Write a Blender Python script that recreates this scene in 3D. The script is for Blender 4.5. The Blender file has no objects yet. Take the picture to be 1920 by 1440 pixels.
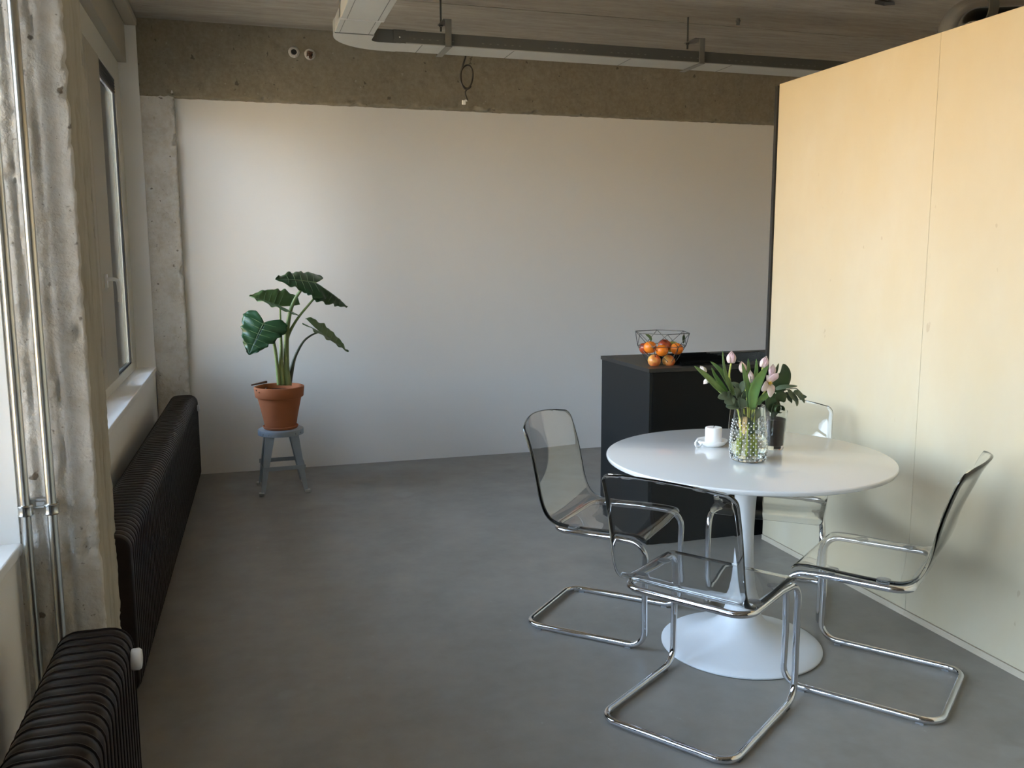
import bpy, bmesh, math, random
from mathutils import Vector, Matrix, noise
random.seed(7)
PI = math.pi
scene = bpy.context.scene
COL = scene.collection

# ------------------------------------------------------------------ camera
CAM_F, YAW, PITCH, ROLL, CAM_H = 1672.1, 0.2927, 0.1419, -0.0025, 1.4921
cy, sy, cp, sp = math.cos(YAW), math.sin(YAW), math.cos(PITCH), math.sin(PITCH)
FWD = Vector((sy*cp, cy*cp, -sp))
R0 = Vector((cy, -sy, 0)); U0 = R0.cross(FWD)
RGT = R0*math.cos(ROLL) + U0*math.sin(ROLL)
UPV = U0*math.cos(ROLL) - R0*math.sin(ROLL)
cam_d = bpy.data.cameras.new('camera'); cam = bpy.data.objects.new('camera', cam_d); COL.objects.link(cam)
cam_d.sensor_width = 36; cam_d.sensor_fit = 'HORIZONTAL'; cam_d.lens = 36*CAM_F/1920
cam_d.clip_start = 0.05; cam_d.clip_end = 300
m = Matrix((RGT, UPV, -FWD)).transposed().to_4x4(); m.translation = (0, 0, CAM_H)
cam.matrix_world = m
scene.camera = cam

# ------------------------------------------------------------------ world, sun, exposure
scene.view_settings.view_transform = 'Standard'
scene.view_settings.look = 'None'
scene.view_settings.exposure = 1.16
scene.view_settings.gamma = 1.0
scene.view_settings.use_curve_mapping = False
SKY_STRENGTH = 7.4
SUN_STRENGTH = 17.0
w = bpy.data.worlds.new('sky'); scene.world = w; w.use_nodes = True
nt = w.node_tree; nt.nodes.clear()
wo = nt.nodes.new('ShaderNodeOutputWorld'); bg = nt.nodes.new('ShaderNodeBackground')
tc = nt.nodes.new('ShaderNodeTexCoord'); sx = nt.nodes.new('ShaderNodeSeparateXYZ'); rp = nt.nodes.new('ShaderNodeValToRGB')
nt.links.new(tc.outputs['Generated'], sx.inputs[0]); nt.links.new(sx.outputs['Z'], rp.inputs[0])
rp.color_ramp.elements[0].position = 0.0; rp.color_ramp.elements[0].color = (0.86, 0.90, 0.94, 1)
rp.color_ramp.elements[1].position = 0.7; rp.color_ramp.elements[1].color = (0.40, 0.60, 0.95, 1)
e = rp.color_ramp.elements.new(0.2); e.color = (0.70, 0.83, 1.0, 1)
nt.links.new(rp.outputs[0], bg.inputs[0]); nt.links.new(bg.outputs[0], wo.inputs[0])
bg.inputs[1].default_value = SKY_STRENGTH
sun_d = bpy.data.lights.new('sun', 'SUN'); sun = bpy.data.objects.new('sun', sun_d); COL.objects.link(sun)
sun_d.energy = SUN_STRENGTH; sun_d.color = (1.0, 0.74, 0.34); sun_d.angle = math.radians(0.6)
sun.rotation_euler = Vector((-0.62, 0.48, -0.62)).to_track_quat('-Z', 'Y').to_euler()
for (pn, y0, y1) in (('far', 2.78, 6.36), ('near', 0.07, 2.48), ('rear', -2.28, -0.88)):
    pd = bpy.data.lights.new('daylight_portal', 'AREA'); po = bpy.data.objects.new('daylight_portal', pd); COL.objects.link(po)
    pd.shape = 'RECTANGLE'; pd.size = 1.85; pd.size_y = y1-y0
    pd.cycles.is_portal = True
    po.location = (-0.97, (y0+y1)/2, 1.68); po.rotation_euler = (0, -PI/2, 0)
cyc = scene.cycles
cyc.max_bounces = 14; cyc.diffuse_bounces = 6; cyc.glossy_bounces = 6; cyc.transmission_bounces = 14
cyc.transparent_max_bounces = 16; cyc.sample_clamp_indirect = 12.0; cyc.blur_glossy = 0.3
cyc.use_denoising = True

# ------------------------------------------------------------------ helpers
def at(px, py, axis, val):
    """the world point where the sight line through a photo pixel meets a plane of the room"""
    d = FWD + RGT*((px-960)/CAM_F) + UPV*((720-py)/CAM_F)
    o = Vector((0, 0, CAM_H)); t = (val-o[axis])/d[axis]
    return o + d*t

def link(name, me, mat=None, parent=None):
    o = bpy.data.objects.new(name, me); COL.objects.link(o)
    if mat: me.materials.append(mat)
    if parent: o.parent = parent
    return o

def mesh(name, V, F, mat=None, parent=None, smooth=False):
    me = bpy.data.meshes.new(name); me.from_pydata([tuple(v) for v in V], [], F); me.update()
    if smooth: me.polygons.foreach_set('use_smooth', [True]*len(me.polygons))
    return link(name, me, mat, parent)

def thing(name, label, cat, loc=(0, 0, 0), rz=0.0, group=None):
    o = bpy.data.objects.new(name, None); COL.objects.link(o)
    o.location = loc; o.rotation_euler = (0, 0, rz); o.empty_display_size = 0.1
    tag(o, label, cat, group); return o

def tag(o, label, cat, group=None):
    o['label'] = label; o['category'] = cat
    if group: o['group'] = group
    return o

def struct(o, label=None):
    o['kind'] = 'structure'
    if label: o['label'] = label
    return o

class MB:
    """collects geometry of ONE object"""
    def __init__(s): s.V = []; s.F = []
    def add(s, V, F):
        b = len(s.V); s.V += [Vector(v) for v in V]; s.F += [tuple(i+b for i in f) for f in F]
    def box(s, x0, x1, y0, y1, z0, z1):
        s.add([(x0,y0,z0),(x1,y0,z0),(x1,y1,z0),(x0,y1,z0),(x0,y0,z1),(x1,y0,z1),(x1,y1,z1),(x0,y1,z1)],
              [(3,2,1,0),(4,5,6,7),(0,1,5,4),(1,2,6,5),(2,3,7,6),(3,0,4,7)])
    def tube(s, path, r, seg=10, closed=False, caps=True):
        P = [Vector(p) for p in path]; n = len(P); R = r if isinstance(r, (list, tuple)) else [r]*n
        T = []
        for i in range(n):
            a = P[(i-1) % n] if (closed or i > 0) else P[i]; b = P[(i+1) % n] if (closed or i < n-1) else P[i]
            t = (b-a); T.append(t.normalized() if t.length > 1e-9 else Vector((0, 0, 1)))
        ref = Vector((0, 0, 1)) if abs(T[0].z) < 0.9 else Vector((1, 0, 0))
        N = (ref - T[0]*ref.dot(T[0])).normalized(); V = []; F = []
        for i in range(n):
            N = (N - T[i]*N.dot(T[i])).normalized(); B = T[i].cross(N)
            for k in range(seg):
                a = 2*PI*k/seg; V.append(P[i] + (N*math.cos(a)+B*math.sin(a))*R[i])
        m_ = n if closed else n-1
        for i in range(m_):
            for k in range(seg):
                a = i*seg+k; b = i*seg+(k+1) % seg; c = ((i+1) % n)*seg+(k+1) % seg; d = ((i+1) % n)*seg+k
                F.append((a, b, c, d))
        if caps and not closed:
            F.append(tuple(range(seg-1, -1, -1))); F.append(tuple((n-1)*seg+k for k in range(seg)))
        s.add(V, F)
    def lathe(s, prof, seg=48, c=(0, 0, 0), closed=False):
        """prof: (r,z) list; r==0 at an end closes it"""
        V = []; F = []; idx = []
        for (r, z) in prof:
            if r < 1e-6: idx.append([len(V)]); V.append((c[0], c[1], c[2]+z))
            else:
                idx.append(list(range(len(V), len(V)+seg)))
                for k in range(seg):
                    a = 2*PI*k/seg; V.append((c[0]+r*math.cos(a), c[1]+r*math.sin(a), c[2]+z))
        L = len(prof); rng = range(L) if closed else range(L-1)
        for i in rng:
            A, B = idx[i], idx[(i+1) % L]
            for k in range(seg):
                k2 = (k+1) % seg
                if len(A) == 1 and len(B) == 1: continue
                if len(A) == 1: F.append((A[0], B[k2], B[k]))
                elif len(B) == 1: F.append((A[k], A[k2], B[0]))
                else: F.append((A[k], A[k2], B[k2], B[k]))
        s.add(V, F)
    def sphere(s, c, r, u=8, v=6, sc=(1, 1, 1)):
        prof = [(r*math.sin(PI*i/v), -r*math.cos(PI*i/v)) for i in range(v+1)]; prof[0] = (0, -r); prof[-1] = (0, r)
        t = MB(); t.lathe(prof, u); s.add([Vector((p.x*sc[0], p.y*sc[1], p.z*sc[2]))+Vector(c) for p in t.V], t.F)
    def grid(s, nu, nv, fn):
        b = [[Vector(fn(i/nu, j/nv)) for j in range(nv+1)] for i in range(nu+1)]
        V = [p for r in b for p in r]; F = []
        for i in range(nu):
            for j in range(nv):
                a = i*(nv+1)+j; F.append((a, a+nv+1, a+nv+2, a+1))
        s.add(V, F)
    def obj(s, name, mat=None, parent=None, smooth=False, bevel=0, bseg=2, angle=None):
        o = mesh(name, s.V, s.F, mat, parent, False)
        me = o.data
        bm = bmesh.new(); bm.from_mesh(me)
        if bevel:
            bmesh.ops.remove_doubles(bm, verts=bm.verts, dist=1e-6)
            es = [e for e in bm.edges if len(e.link_faces) == 2 and e.calc_face_angle(0) > 0.6]
            bmesh.ops.bevel(bm, geom=es, offset=bevel, segments=bseg, profile=0.5, affect='EDGES')
        bmesh.ops.recalc_face_normals(bm, faces=bm.faces)
        if bm.calc_volume(signed=True) < 0 and all(e.is_manifold for e in bm.edges): bmesh.ops.reverse_faces(bm, faces=bm.faces)
        bm.to_mesh(me); bm.free()
        if smooth:
            me.polygons.foreach_set('use_smooth', [True]*len(me.polygons))
            if angle: me.set_sharp_from_angle(angle=angle)
        me.update()
        return o

def fillet(pts, r, n=6):
    P = [Vector(p) for p in pts]; out = [P[0]]
    for i in range(1, len(P)-1):
        a, b, c = P[i-1], P[i], P[i+1]
        u = (a-b).normalized(); v = (c-b).normalized(); ang = u.angle(v)
        d = min(r/math.tan(ang/2), (a-b).length*0.49, (c-b).length*0.49); rr = d*math.tan(ang/2)
        ctr = b + (u+v).normalized()*(rr/math.sin(ang/2))
        p0, p1 = b+u*d-ctr, b+v*d-ctr
        for k in range(n+1):
            out.append(ctr + p0.normalized().slerp(p1.normalized(), k/n)*rr)
    out.append(P[-1]); return out

def spline(pts, n=8):
    P = [Vector(p) for p in pts]; out = []
    for i in range(len(P)-1):
        p0 = P[max(i-1, 0)]; p1 = P[i]; p2 = P[i+1]; p3 = P[min(i+2, len(P)-1)]
        for k in range(n):
            t = k/n
            out.append(0.5*((2*p1)+(p2-p0)*t+(2*p0-5*p1+4*p2-p3)*t*t+(3*p1-p0-3*p2+p3)*t**3))
    out.append(P[-1]); return out

def copy_tree(o, parent=None):
    c = o.copy(); COL.objects.link(c)
    if parent: c.parent = parent
    for ch in list(o.children): copy_tree(ch, c)
    return c

# ------------------------------------------------------------------ materials
def pmat(name, col, rough=0.5, metal=0.0, **kw):
    """Principled material. var=(scale, amount, second colour): mottling; bump=(scale, strength, distance)"""
    ma = bpy.data.materials.new(name); ma.use_nodes = True; n = ma.node_tree.nodes; l = ma.node_tree.links
    b = n['Principled BSDF']; b.inputs['Base Color'].default_value = (*col, 1); b.inputs['Roughness'].default_value = rough
    b.inputs['Metallic'].default_value = metal
    for k in ('Transmission Weight', 'IOR', 'Coat Weight', 'Coat Roughness', 'Specular IOR Level', 'Subsurface Weight', 'Sheen Weight'):
        if k in kw: b.inputs[k].default_value = kw[k]
    tcn = n.new('ShaderNodeTexCoord'); src = tcn.outputs['Object']
    if 'stretch' in kw:
        mp = n.new('ShaderNodeMapping'); mp.inputs['Scale'].default_value = kw['stretch']; l.new(src, mp.inputs[0]); src = mp.outputs[0]
    colout = None
    for (sc, amt, c2) in kw.get('var', ()):
        t = n.new('ShaderNodeTexNoise'); t.inputs['Scale'].default_value = sc; t.inputs['Detail'].default_value = 6; t.inputs['Roughness'].default_value = 0.6
        l.new(src, t.inputs['Vector'])
        r = n.new('ShaderNodeValToRGB'); r.color_ramp.elements[0].position = 0.36; r.color_ramp.elements[1].position = 0.68
        r.color_ramp.elements[0].color = (0, 0, 0, 1); r.color_ramp.elements[1].color = (amt, amt, amt, 1)
        l.new(t.outputs['Fac'], r.inputs[0])
        mx = n.new('ShaderNodeMix'); mx.data_type = 'RGBA'
        l.new(r.outputs[0], mx.inputs[0])
        if colout: l.new(colout, mx.inputs[6])
        else: mx.inputs[6].default_value = (*col, 1)
        mx.inputs[7].default_value = (*c2, 1); colout = mx.outputs[2]
    if colout: l.new(colout, b.inputs['Base Color'])
    for (sc, thr, amt, c2) in kw.get('speck', ()):
        t = n.new('ShaderNodeTexNoise'); t.inputs['Scale'].default_value = sc; t.inputs['Detail'].default_value = 2.5
        l.new(src, t.inputs['Vector'])
        r = n.new('ShaderNodeMapRange'); r.inputs[1].default_value = thr; r.inputs[2].default_value = thr+0.03; r.inputs[4].default_value = amt
        l.new(t.outputs['Fac'], r.inputs[0]); mx = n.new('ShaderNodeMix'); mx.data_type = 'RGBA'; l.new(r.outputs[0], mx.inputs[0])
        if colout: l.new(colout, mx.inputs[6])
        else: mx.inputs[6].default_value = (*col, 1)
        mx.inputs[7].default_value = (*c2, 1); colout = mx.outputs[2]; l.new(colout, b.inputs['Base Color'])
    prev = None
    for (sc, st, ds) in kw.get('bump', ()):
        t = n.new('ShaderNodeTexNoise'); t.inputs['Scale'].default_value = sc; t.inputs['Detail'].default_value = 5
        l.new(src, t.inputs['Vector'])
        bp = n.new('ShaderNodeBump'); bp.inputs['Strength'].default_value = st; bp.inputs['Distance'].default_value = ds
        l.new(t.outputs['Fac'], bp.inputs['Height'])
        if prev: l.new(prev, bp.inputs['Normal'])
        prev = bp.outputs[0]
    if prev: l.new(prev, b.inputs['Normal'])
    if 'rvar' in kw:
        sc, lo, hi = kw['rvar']
        t = n.new('ShaderNodeTexNoise'); t.inputs['Scale'].default_value = sc; t.inputs['Detail'].default_value = 5; l.new(src, t.inputs['Vector'])
        mr = n.new('ShaderNodeMapRange'); mr.inputs[1].default_value = 0.3; mr.inputs[2].default_value = 0.7; mr.inputs[3].default_value = lo; mr.inputs[4].default_value = hi
        l.new(t.outputs['Fac'], mr.inputs[0]); l.new(mr.outputs[0], b.inputs['Roughness'])
    return ma

def glassmat(name, col, ior=1.49, rough=0.0):
    ma = bpy.data.materials.new(name); ma.use_nodes = True; n = ma.node_tree.nodes; l = ma.node_tree.links; n.clear()
    o = n.new('ShaderNodeOutputMaterial'); g = n.new('ShaderNodeBsdfGlass'); g.inputs['Color'].default_value = (*col, 1)
    g.inputs['IOR'].default_value = ior; g.inputs['Roughness'].default_value = rough; l.new(g.outputs[0], o.inputs[0]); return ma

def panemat(name):
    ma = bpy.data.materials.new(name); ma.use_nodes = True; n = ma.node_tree.nodes; l = ma.node_tree.links; n.clear()
    o = n.new('ShaderNodeOutputMaterial'); t = n.new('ShaderNodeBsdfTransparent'); t.inputs[0].default_value = (0.95, 0.97, 0.96, 1)
    g = n.new('ShaderNodeBsdfGlossy'); g.inputs['Roughness'].default_value = 0.01
    f = n.new('ShaderNodeFresnel'); f.inputs[0].default_value = 1.45; mx = n.new('ShaderNodeMixShader')
    l.new(f.outputs[0], mx.inputs[0]); l.new(t.outputs[0], mx.inputs[1]); l.new(g.outputs[0], mx.inputs[2]); l.new(mx.outputs[0], o.inputs[0]); return ma

M = {}
M['plaster'] = pmat('white_plaster', (0.87, 0.86, 0.84), 0.85, var=((1.3, 0.35, (0.83, 0.82, 0.805)),), bump=((60, 0.05, 0.002),))
M['paint'] = pmat('white_paint', (0.82, 0.82, 0.80), 0.55)
M['sill_paint'] = pmat('sill_paint', (0.92, 0.92, 0.92), 0.35)
M['concrete'] = pmat('raw_concrete', (0.60, 0.555, 0.48), 0.9, var=((3.0, 0.9, (0.71, 0.69, 0.66)), (7.0, 0.65, (0.47, 0.42, 0.345)), (26, 0.7, (0.70, 0.69, 0.67))), speck=((24, 0.69, 0.85, (0.16, 0.13, 0.10)), (70, 0.70, 0.7, (0.20, 0.17, 0.13)), (11, 0.70, 0.5, (0.36, 0.28, 0.19))),
                     bump=((22, 0.9, 0.012), (90, 0.7, 0.004)))
M['concrete_shaded'] = pmat('shaded_side_concrete', (0.40, 0.365, 0.29), 0.9, stretch=(1, 1, 0.3), var=((6, 0.7, (0.48, 0.45, 0.38)), (18, 0.5, (0.30, 0.26, 0.19))), bump=((20, 0.7, 0.008), (80, 0.5, 0.003)))  # darker brown puts the shade of the column's room-facing side into its colour
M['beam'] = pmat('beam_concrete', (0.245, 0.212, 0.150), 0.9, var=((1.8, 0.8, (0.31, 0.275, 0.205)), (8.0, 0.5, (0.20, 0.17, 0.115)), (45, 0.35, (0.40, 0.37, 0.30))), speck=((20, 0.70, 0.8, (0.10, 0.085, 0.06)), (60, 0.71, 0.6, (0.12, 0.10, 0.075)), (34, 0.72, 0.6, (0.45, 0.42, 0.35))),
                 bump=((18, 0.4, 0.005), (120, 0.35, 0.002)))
M['ceil'] = pmat('board_marked_concrete', (0.33, 0.295, 0.24), 0.9, stretch=(0.35, 2.6, 1), var=((1.6, 0.9, (0.45, 0.41, 0.345)), (7.0, 0.8, (0.25, 0.215, 0.165)), (30, 0.35, (0.48, 0.45, 0.39))), speck=((6, 0.68, 0.5, (0.24, 0.20, 0.155)), (22, 0.70, 0.6, (0.20, 0.165, 0.125))),
                 bump=((14, 0.6, 0.006), (60, 0.35, 0.002)))
M['floor'] = pmat('polished_concrete_floor', (0.235, 0.215, 0.187), 0.42, var=((0.9, 0.75, (0.30, 0.276, 0.242)), (3.2, 0.6, (0.18, 0.166, 0.146)), (14, 0.3, (0.31, 0.29, 0.262))),
                  speck=((2.6, 0.67, 0.25, (0.33, 0.325, 0.31)), (28, 0.74, 0.35, (0.38, 0.37, 0.35))), rvar=(3.0, 0.36, 0.55), bump=((7, 0.04, 0.004), (70, 0.03, 0.001)))
M['ply'] = pmat('pale_plywood', (0.56, 0.49, 0.35), 0.5, stretch=(1, 1.5, 0.8), var=((1.3, 0.6, (0.62, 0.56, 0.435)), (2.7, 0.6, (0.57, 0.47, 0.295)), (9, 0.25, (0.53, 0.455, 0.335))), speck=((13, 0.735, 0.5, (0.40, 0.31, 0.20)),))
M['edge_black'] = pmat('black_edge', (0.012, 0.012, 0.012), 0.5)
M['ply_edge'] = pmat('ply_edge', (0.55, 0.47, 0.36), 0.7, stretch=(1, 1, 30), var=((10, 0.5, (0.40, 0.32, 0.22)),))
M['galv'] = pmat('galvanised_steel', (0.60, 0.60, 0.57), 0.28, 1.0, var=((25, 0.5, (0.48, 0.48, 0.47)),))
M['duct'] = pmat('galvanised_sheet', (0.50, 0.51, 0.48), 0.5, 0.5, var=((3, 0.4, (0.43, 0.44, 0.41)),))
M['duct_dark'] = pmat('dull_zinc', (0.15, 0.155, 0.143), 0.5, 0.6)
M['strap'] = pmat('strap_zinc', (0.24, 0.24, 0.22), 0.5, 0.6)
M['rad'] = pmat('brown_enamel', (0.012, 0.0065, 0.005), 0.34, 0.0, var=((6, 0.3, (0.017, 0.010, 0.008)),), **{'Specular IOR Level': 0.35})
M['black'] = pmat('matt_black_laminate', (0.006, 0.0062, 0.006), 0.5, **{'Specular IOR Level': 0.15})
M['black_top'] = pmat('black_worktop', (0.022, 0.020, 0.018), 0.42, **{'Specular IOR Level': 0.3})
M['hob'] = pmat('black_glass', (0.006, 0.006, 0.006), 0.08)
M['rubber'] = pmat('black_rubber', (0.004, 0.004, 0.004), 0.8, **{'Specular IOR Level': 0.1})
M['steel'] = pmat('brushed_steel', (0.55, 0.55, 0.53), 0.25, 1.0)
M['chrome'] = pmat('chrome', (0.72, 0.72, 0.74), 0.06, 1.0)
M['white_gloss'] = pmat('white_lacquer', (0.73, 0.725, 0.71), 0.3, **{'Coat Weight': 0.8, 'Coat Roughness': 0.06})
M['white_metal'] = pmat('white_powder_coat', (0.72, 0.73, 0.74), 0.38)
M['acrylic'] = glassmat('smoky_clear_acrylic', (0.945, 0.945, 0.94), 1.49)
M['disc'] = pmat('clear_disc', (0.55, 0.55, 0.55), 0.2, **{'Transmission Weight': 0.6, 'IOR': 1.45})
M['glass'] = glassmat('clear_glass', (0.97, 0.98, 0.97), 1.45)
M['bubble'] = pmat('glass_bubble', (0.95, 0.95, 0.95), 0.10, **{'Transmission Weight': 0.35, 'IOR': 1.45})  # whitish body paints in the glints of clear glass bubbles
M['water'] = glassmat('water', (0.97, 0.98, 0.95), 1.33)
M['pane'] = panemat('window_pane')
M['pvc'] = pmat('cream_window_frame', (0.62, 0.60, 0.52), 0.45)
M['board_and_shaded_pvc'] = pmat('beige_board_and_shaded_stile', (0.42, 0.385, 0.305), 0.6)  # real boards, and the shade painted onto the middle stiles
M['gasket'] = pmat('gasket', (0.03, 0.03, 0.03), 0.6)
M['vent'] = pmat('vent_grey', (0.05, 0.05, 0.05), 0.6)
M['handle'] = pmat('white_handle', (0.85, 0.87, 0.9), 0.3)
M['terracotta'] = pmat('terracotta', (0.39, 0.125, 0.046), 0.8, var=((5, 0.4, (0.44, 0.16, 0.068)), (40, 0.2, (0.32, 0.095, 0.037))), bump=((90, 0.1, 0.001),))
M['soil'] = pmat('bark_soil', (0.075, 0.032, 0.018), 0.95, bump=((60, 0.9, 0.01),), var=((50, 0.6, (0.03, 0.016, 0.01)),))
M['stool'] = pmat('grey_painted_metal', (0.32, 0.37, 0.42), 0.42, 0.2, var=((9, 0.4, (0.26, 0.30, 0.34)),))
M['leaf'] = pmat('dark_leaf', (0.022, 0.072, 0.026), 0.33, var=((9, 0.5, (0.034, 0.095, 0.030)),))
M['leaf_lt'] = pmat('light_leaf', (0.10, 0.18, 0.06), 0.45, var=((9, 0.5, (0.12, 0.21, 0.06)),))
M['vein'] = pmat('leaf_vein', (0.16, 0.26, 0.12), 0.45)
M['stalk'] = pmat('green_stalk', (0.20, 0.28, 0.09), 0.45, stretch=(1, 1, 0.2), var=((30, 0.6, (0.30, 0.36, 0.16)),))
M['stalk_dk'] = pmat('dark_stalk', (0.075, 0.085, 0.05), 0.5)
M['stick'] = pmat('dry_stalk', (0.16, 0.08, 0.05), 0.9)
M['wire'] = pmat('grey_wire', (0.10, 0.105, 0.105), 0.4, 0.6)
M['orange'] = pmat('orange_peel', (0.82, 0.20, 0.012), 0.42, var=((6, 0.4, (0.86, 0.27, 0.02)),), bump=((160, 0.15, 0.001),))
M['apple'] = pmat('apple_skin', (0.78, 0.52, 0.12), 0.3, var=((11, 1.0, (0.55, 0.07, 0.03)),))
M['apple_red'] = pmat('red_apple_skin', (0.34, 0.045, 0.02), 0.3, var=((12, 0.7, (0.5, 0.14, 0.04)),))
M['apple_green'] = pmat('yellow_apple_skin', (0.52, 0.46, 0.08), 0.3, var=((10, 0.5, (0.40, 0.42, 0.08)),))
M['wax'] = pmat('white_wax', (0.86, 0.86, 0.86), 0.5, **{'Subsurface Weight': 0.15})
M['ceramic'] = pmat('white_ceramic', (0.84, 0.85, 0.86), 0.3)
M['tulip'] = pmat('pale_pink_petal', (0.70, 0.46, 0.50), 0.5, stretch=(1, 1, 0.4), var=((60, 0.9, (0.76, 0.66, 0.56)),))
M['tulip_white'] = pmat('cream_petal', (0.78, 0.70, 0.66), 0.5, var=((50, 0.5, (0.70, 0.55, 0.55)),))
M['stamen'] = pmat('yellow_stamen', (0.75, 0.52, 0.05), 0.6)
M['tleaf'] = pmat('tulip_leaf', (0.17, 0.30, 0.075), 0.42, stretch=(1, 1, 0.5), var=((40, 0.7, (0.10, 0.22, 0.085)),))
M['euc'] = pmat('grey_green_leaf', (0.095, 0.13, 0.075), 0.55, var=((25, 0.5, (0.11, 0.145, 0.09)),))
M['dkleaf'] = pmat('deep_green_leaf', (0.035, 0.065, 0.02), 0.45)
M['tstem'] = pmat('pale_stem', (0.42, 0.47, 0.10), 0.4)
M['brown'] = pmat('dark_brown_soil', (0.016, 0.009, 0.006), 0.9, var=((60, 0.7, (0.035, 0.02, 0.015)),), **{'Specular IOR Level': 0.1})
M['cable'] = pmat('dark_cable', (0.03, 0.024, 0.016), 0.5)
M['brick'] = pmat('sunlit_brick', (0.55, 0.41, 0.24), 0.9, var=((0.5, 0.5, (0.62, 0.48, 0.30)),))
M['paving'] = pmat('sunlit_paving', (0.56, 0.46, 0.35), 0.9, var=((0.2, 0.5, (0.5, 0.41, 0.31)),))

# ------------------------------------------------------------------ setting: shell of the room
XL, YB, ZC = -0.579, 6.41, 2.995          # window-wall face, plaster back wall, ceiling
XW = 5.6; YF = -6.5
g = MB(); g.box(-0.95, XW+0.3, YF-0.3, YB+0.4, -0.25, 0.0)
struct(g.obj('floor', M['floor']), 'grey polished concrete floor with cloudy patches')
# ceiling: shuttering-board strips with slightly different heights
g = MB(); y = YF-0.3; random.seed(3)
while y < YB+0.4:
    wdt = random.choice((0.36, 0.42, 0.48)); dz = random.uniform(0, 0.006)
    g.box(-0.95, XW+0.3, y+0.0015, y+wdt-0.0015, ZC+dz, ZC+0.3); y += wdt
g.box(-0.95, XW+0.3, YF-0.3, YB+0.4, ZC+0.012, ZC+0.32)
struct(g.obj('ceiling', M['ceil']), 'raw concrete ceiling with board marks')
g = MB(); g.box(-0.95, XW+0.3, YB, YB+0.35, -0.02, 2.62); wall_back = struct(g.obj('wall_back', M['plaster']), 'smooth white plaster back wall')
g = MB(); g.box(XW, XW+0.3, YF-0.3, YB+0.4, -0.02, ZC+0.1); struct(g.obj('wall_right', M['plaster']))
g = MB(); g.box(-0.95, XW+0.3, YF-0.3, YF, -0.02, ZC+0.1); struct(g.obj('wall_front', M['plaster']))
g = MB(); g.box(-0.95, XL, YF, YB+0.3, -0.02, 0.735); wl = struct(g.obj('wall_left', M['plaster']), 'white wall below the windows')
g = MB(); g.box(-0.95, -0.64, YF, YB+0.3, 2.72, ZC+0.05); g.obj('upper_wall', M['board_and_shaded_pvc'], wl)
# batten along the top of the window wall
g = MB(); g.box(-0.64, -0.566, YF, 6.372, 2.95, 2.995); struct(g.obj('trim_1', M['board_and_shaded_pvc'], bevel=0.006), 'pale batten along the ceiling above the windows')

def rough_sheet(name, path, z0, z1, step_t, step_z, mat, rough_ids, seams=(), amp=0.003, chip=0.012, axis='z', flip=False, pits=0.0, side_mat=None):
    """concrete skin that follows PATH (list of 2D points) and is extruded from z0 to z1; arrises in ROUGH_IDS are chipped"""
    pts = []; marks = []
    for i in range(len(path)-1):
        a, b = Vector(path[i]), Vector(path[i+1]); L = (b-a).length; n = max(1, int(L/step_t))
        nrm = Vector((-(b-a).y, (b-a).x)).normalized() * (1 if flip else -1)
        for k in range(n):
            p = a.lerp(b, k/n); d = min([((p-Vector(path[j])).length) for j in rough_ids] + [9])
            pts.append((p, nrm, d))
    pts.append((Vector(path[-1]), nrm, 9))
    cen = sum((Vector(p) for p in path), Vector((0, 0)))/len(path)
    nz = int((z1-z0)/step_z); V = []; F = []
    for j in range(nz+1):
        z = z0+(z1-z0)*j/nz
        for (p, nr, d) in pts:
            q = Vector((p.x*6, p.y*6, z*12))
            h = noise.fractal(q*2.2, 1.0, 2.0, 4)*amp
            if pits:
                c = noise.noise(Vector((p.x*26+3, p.y*26, z*24)))
                if c > 0.52: h -= (c-0.52)*pits
            ch = 0.0
            if d < 0.05:
                e = max(0.0, noise.fractal(Vector((p.x*3, p.y*3, z*6)), 0.35, 2.4, 8)-0.12)
                ch = chip*e*max(0, 1-d/0.05)**1.5 + (0.004+0.004*abs(noise.noise(Vector((3, 1, z*60)))))*max(0, 1-d/0.014)
            for s_ in seams:
                dd = abs(((p-Vector(path[s_[0]])).length)-s_[1]-0.004*noise.noise(Vector((z*4, s_[1]*50, 0))))
                if dd < step_t*0.75: h -= 0.011*(0.6+0.8*noise.noise(Vector((z*9, 1, s_[1]*9))))
            inw = (cen-p).normalized() if ch else Vector((0, 0))
            r = p + nr*h + inw*ch
            V.append((r.x, r.y, z) if axis == 'z' else (z, r.x, r.y))
    n = len(pts)
    for j in range(nz):
        for i in range(n-1):
            a = j*n+i; F.append((a, a+1, a+n+1, a+n))
    o = mesh(name, V, F, mat, None, True)
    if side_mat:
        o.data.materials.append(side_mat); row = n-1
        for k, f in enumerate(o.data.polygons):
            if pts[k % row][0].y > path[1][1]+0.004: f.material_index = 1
    return o

# near column, between the two windows
XC0, YC0, YC1 = -0.384, 2.49, 2.762
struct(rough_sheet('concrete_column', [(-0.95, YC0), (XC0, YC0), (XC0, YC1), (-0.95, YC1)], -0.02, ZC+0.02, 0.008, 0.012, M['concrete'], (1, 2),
                   seams=((1, 0.075), (1, 0.135)), amp=0.0022, chip=0.018, pits=0.06, side_mat=M['concrete_shaded']), 'rough concrete column with chipped edge between the windows')
# far pier against the back wall and beam above it
struct(rough_sheet('concrete_pier', [(-0.572, 6.37), (-0.365, 6.37), (-0.365, 6.46)], -0.02, 2.66, 0.010, 0.014, M['concrete'], (1,), amp=0.003, chip=0.035, pits=0.07),
       'pitted concrete pier in the far corner')
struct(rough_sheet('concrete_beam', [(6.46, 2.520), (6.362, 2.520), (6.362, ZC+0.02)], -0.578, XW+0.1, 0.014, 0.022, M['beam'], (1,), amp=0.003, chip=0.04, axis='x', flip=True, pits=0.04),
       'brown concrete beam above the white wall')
g = MB(); g.box(-0.95, XC0-0.02, -0.87, 0.05, -0.02, ZC+0.02); struct(g.obj('concrete_column', M['concrete']), 'concrete column behind the camera')

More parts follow.
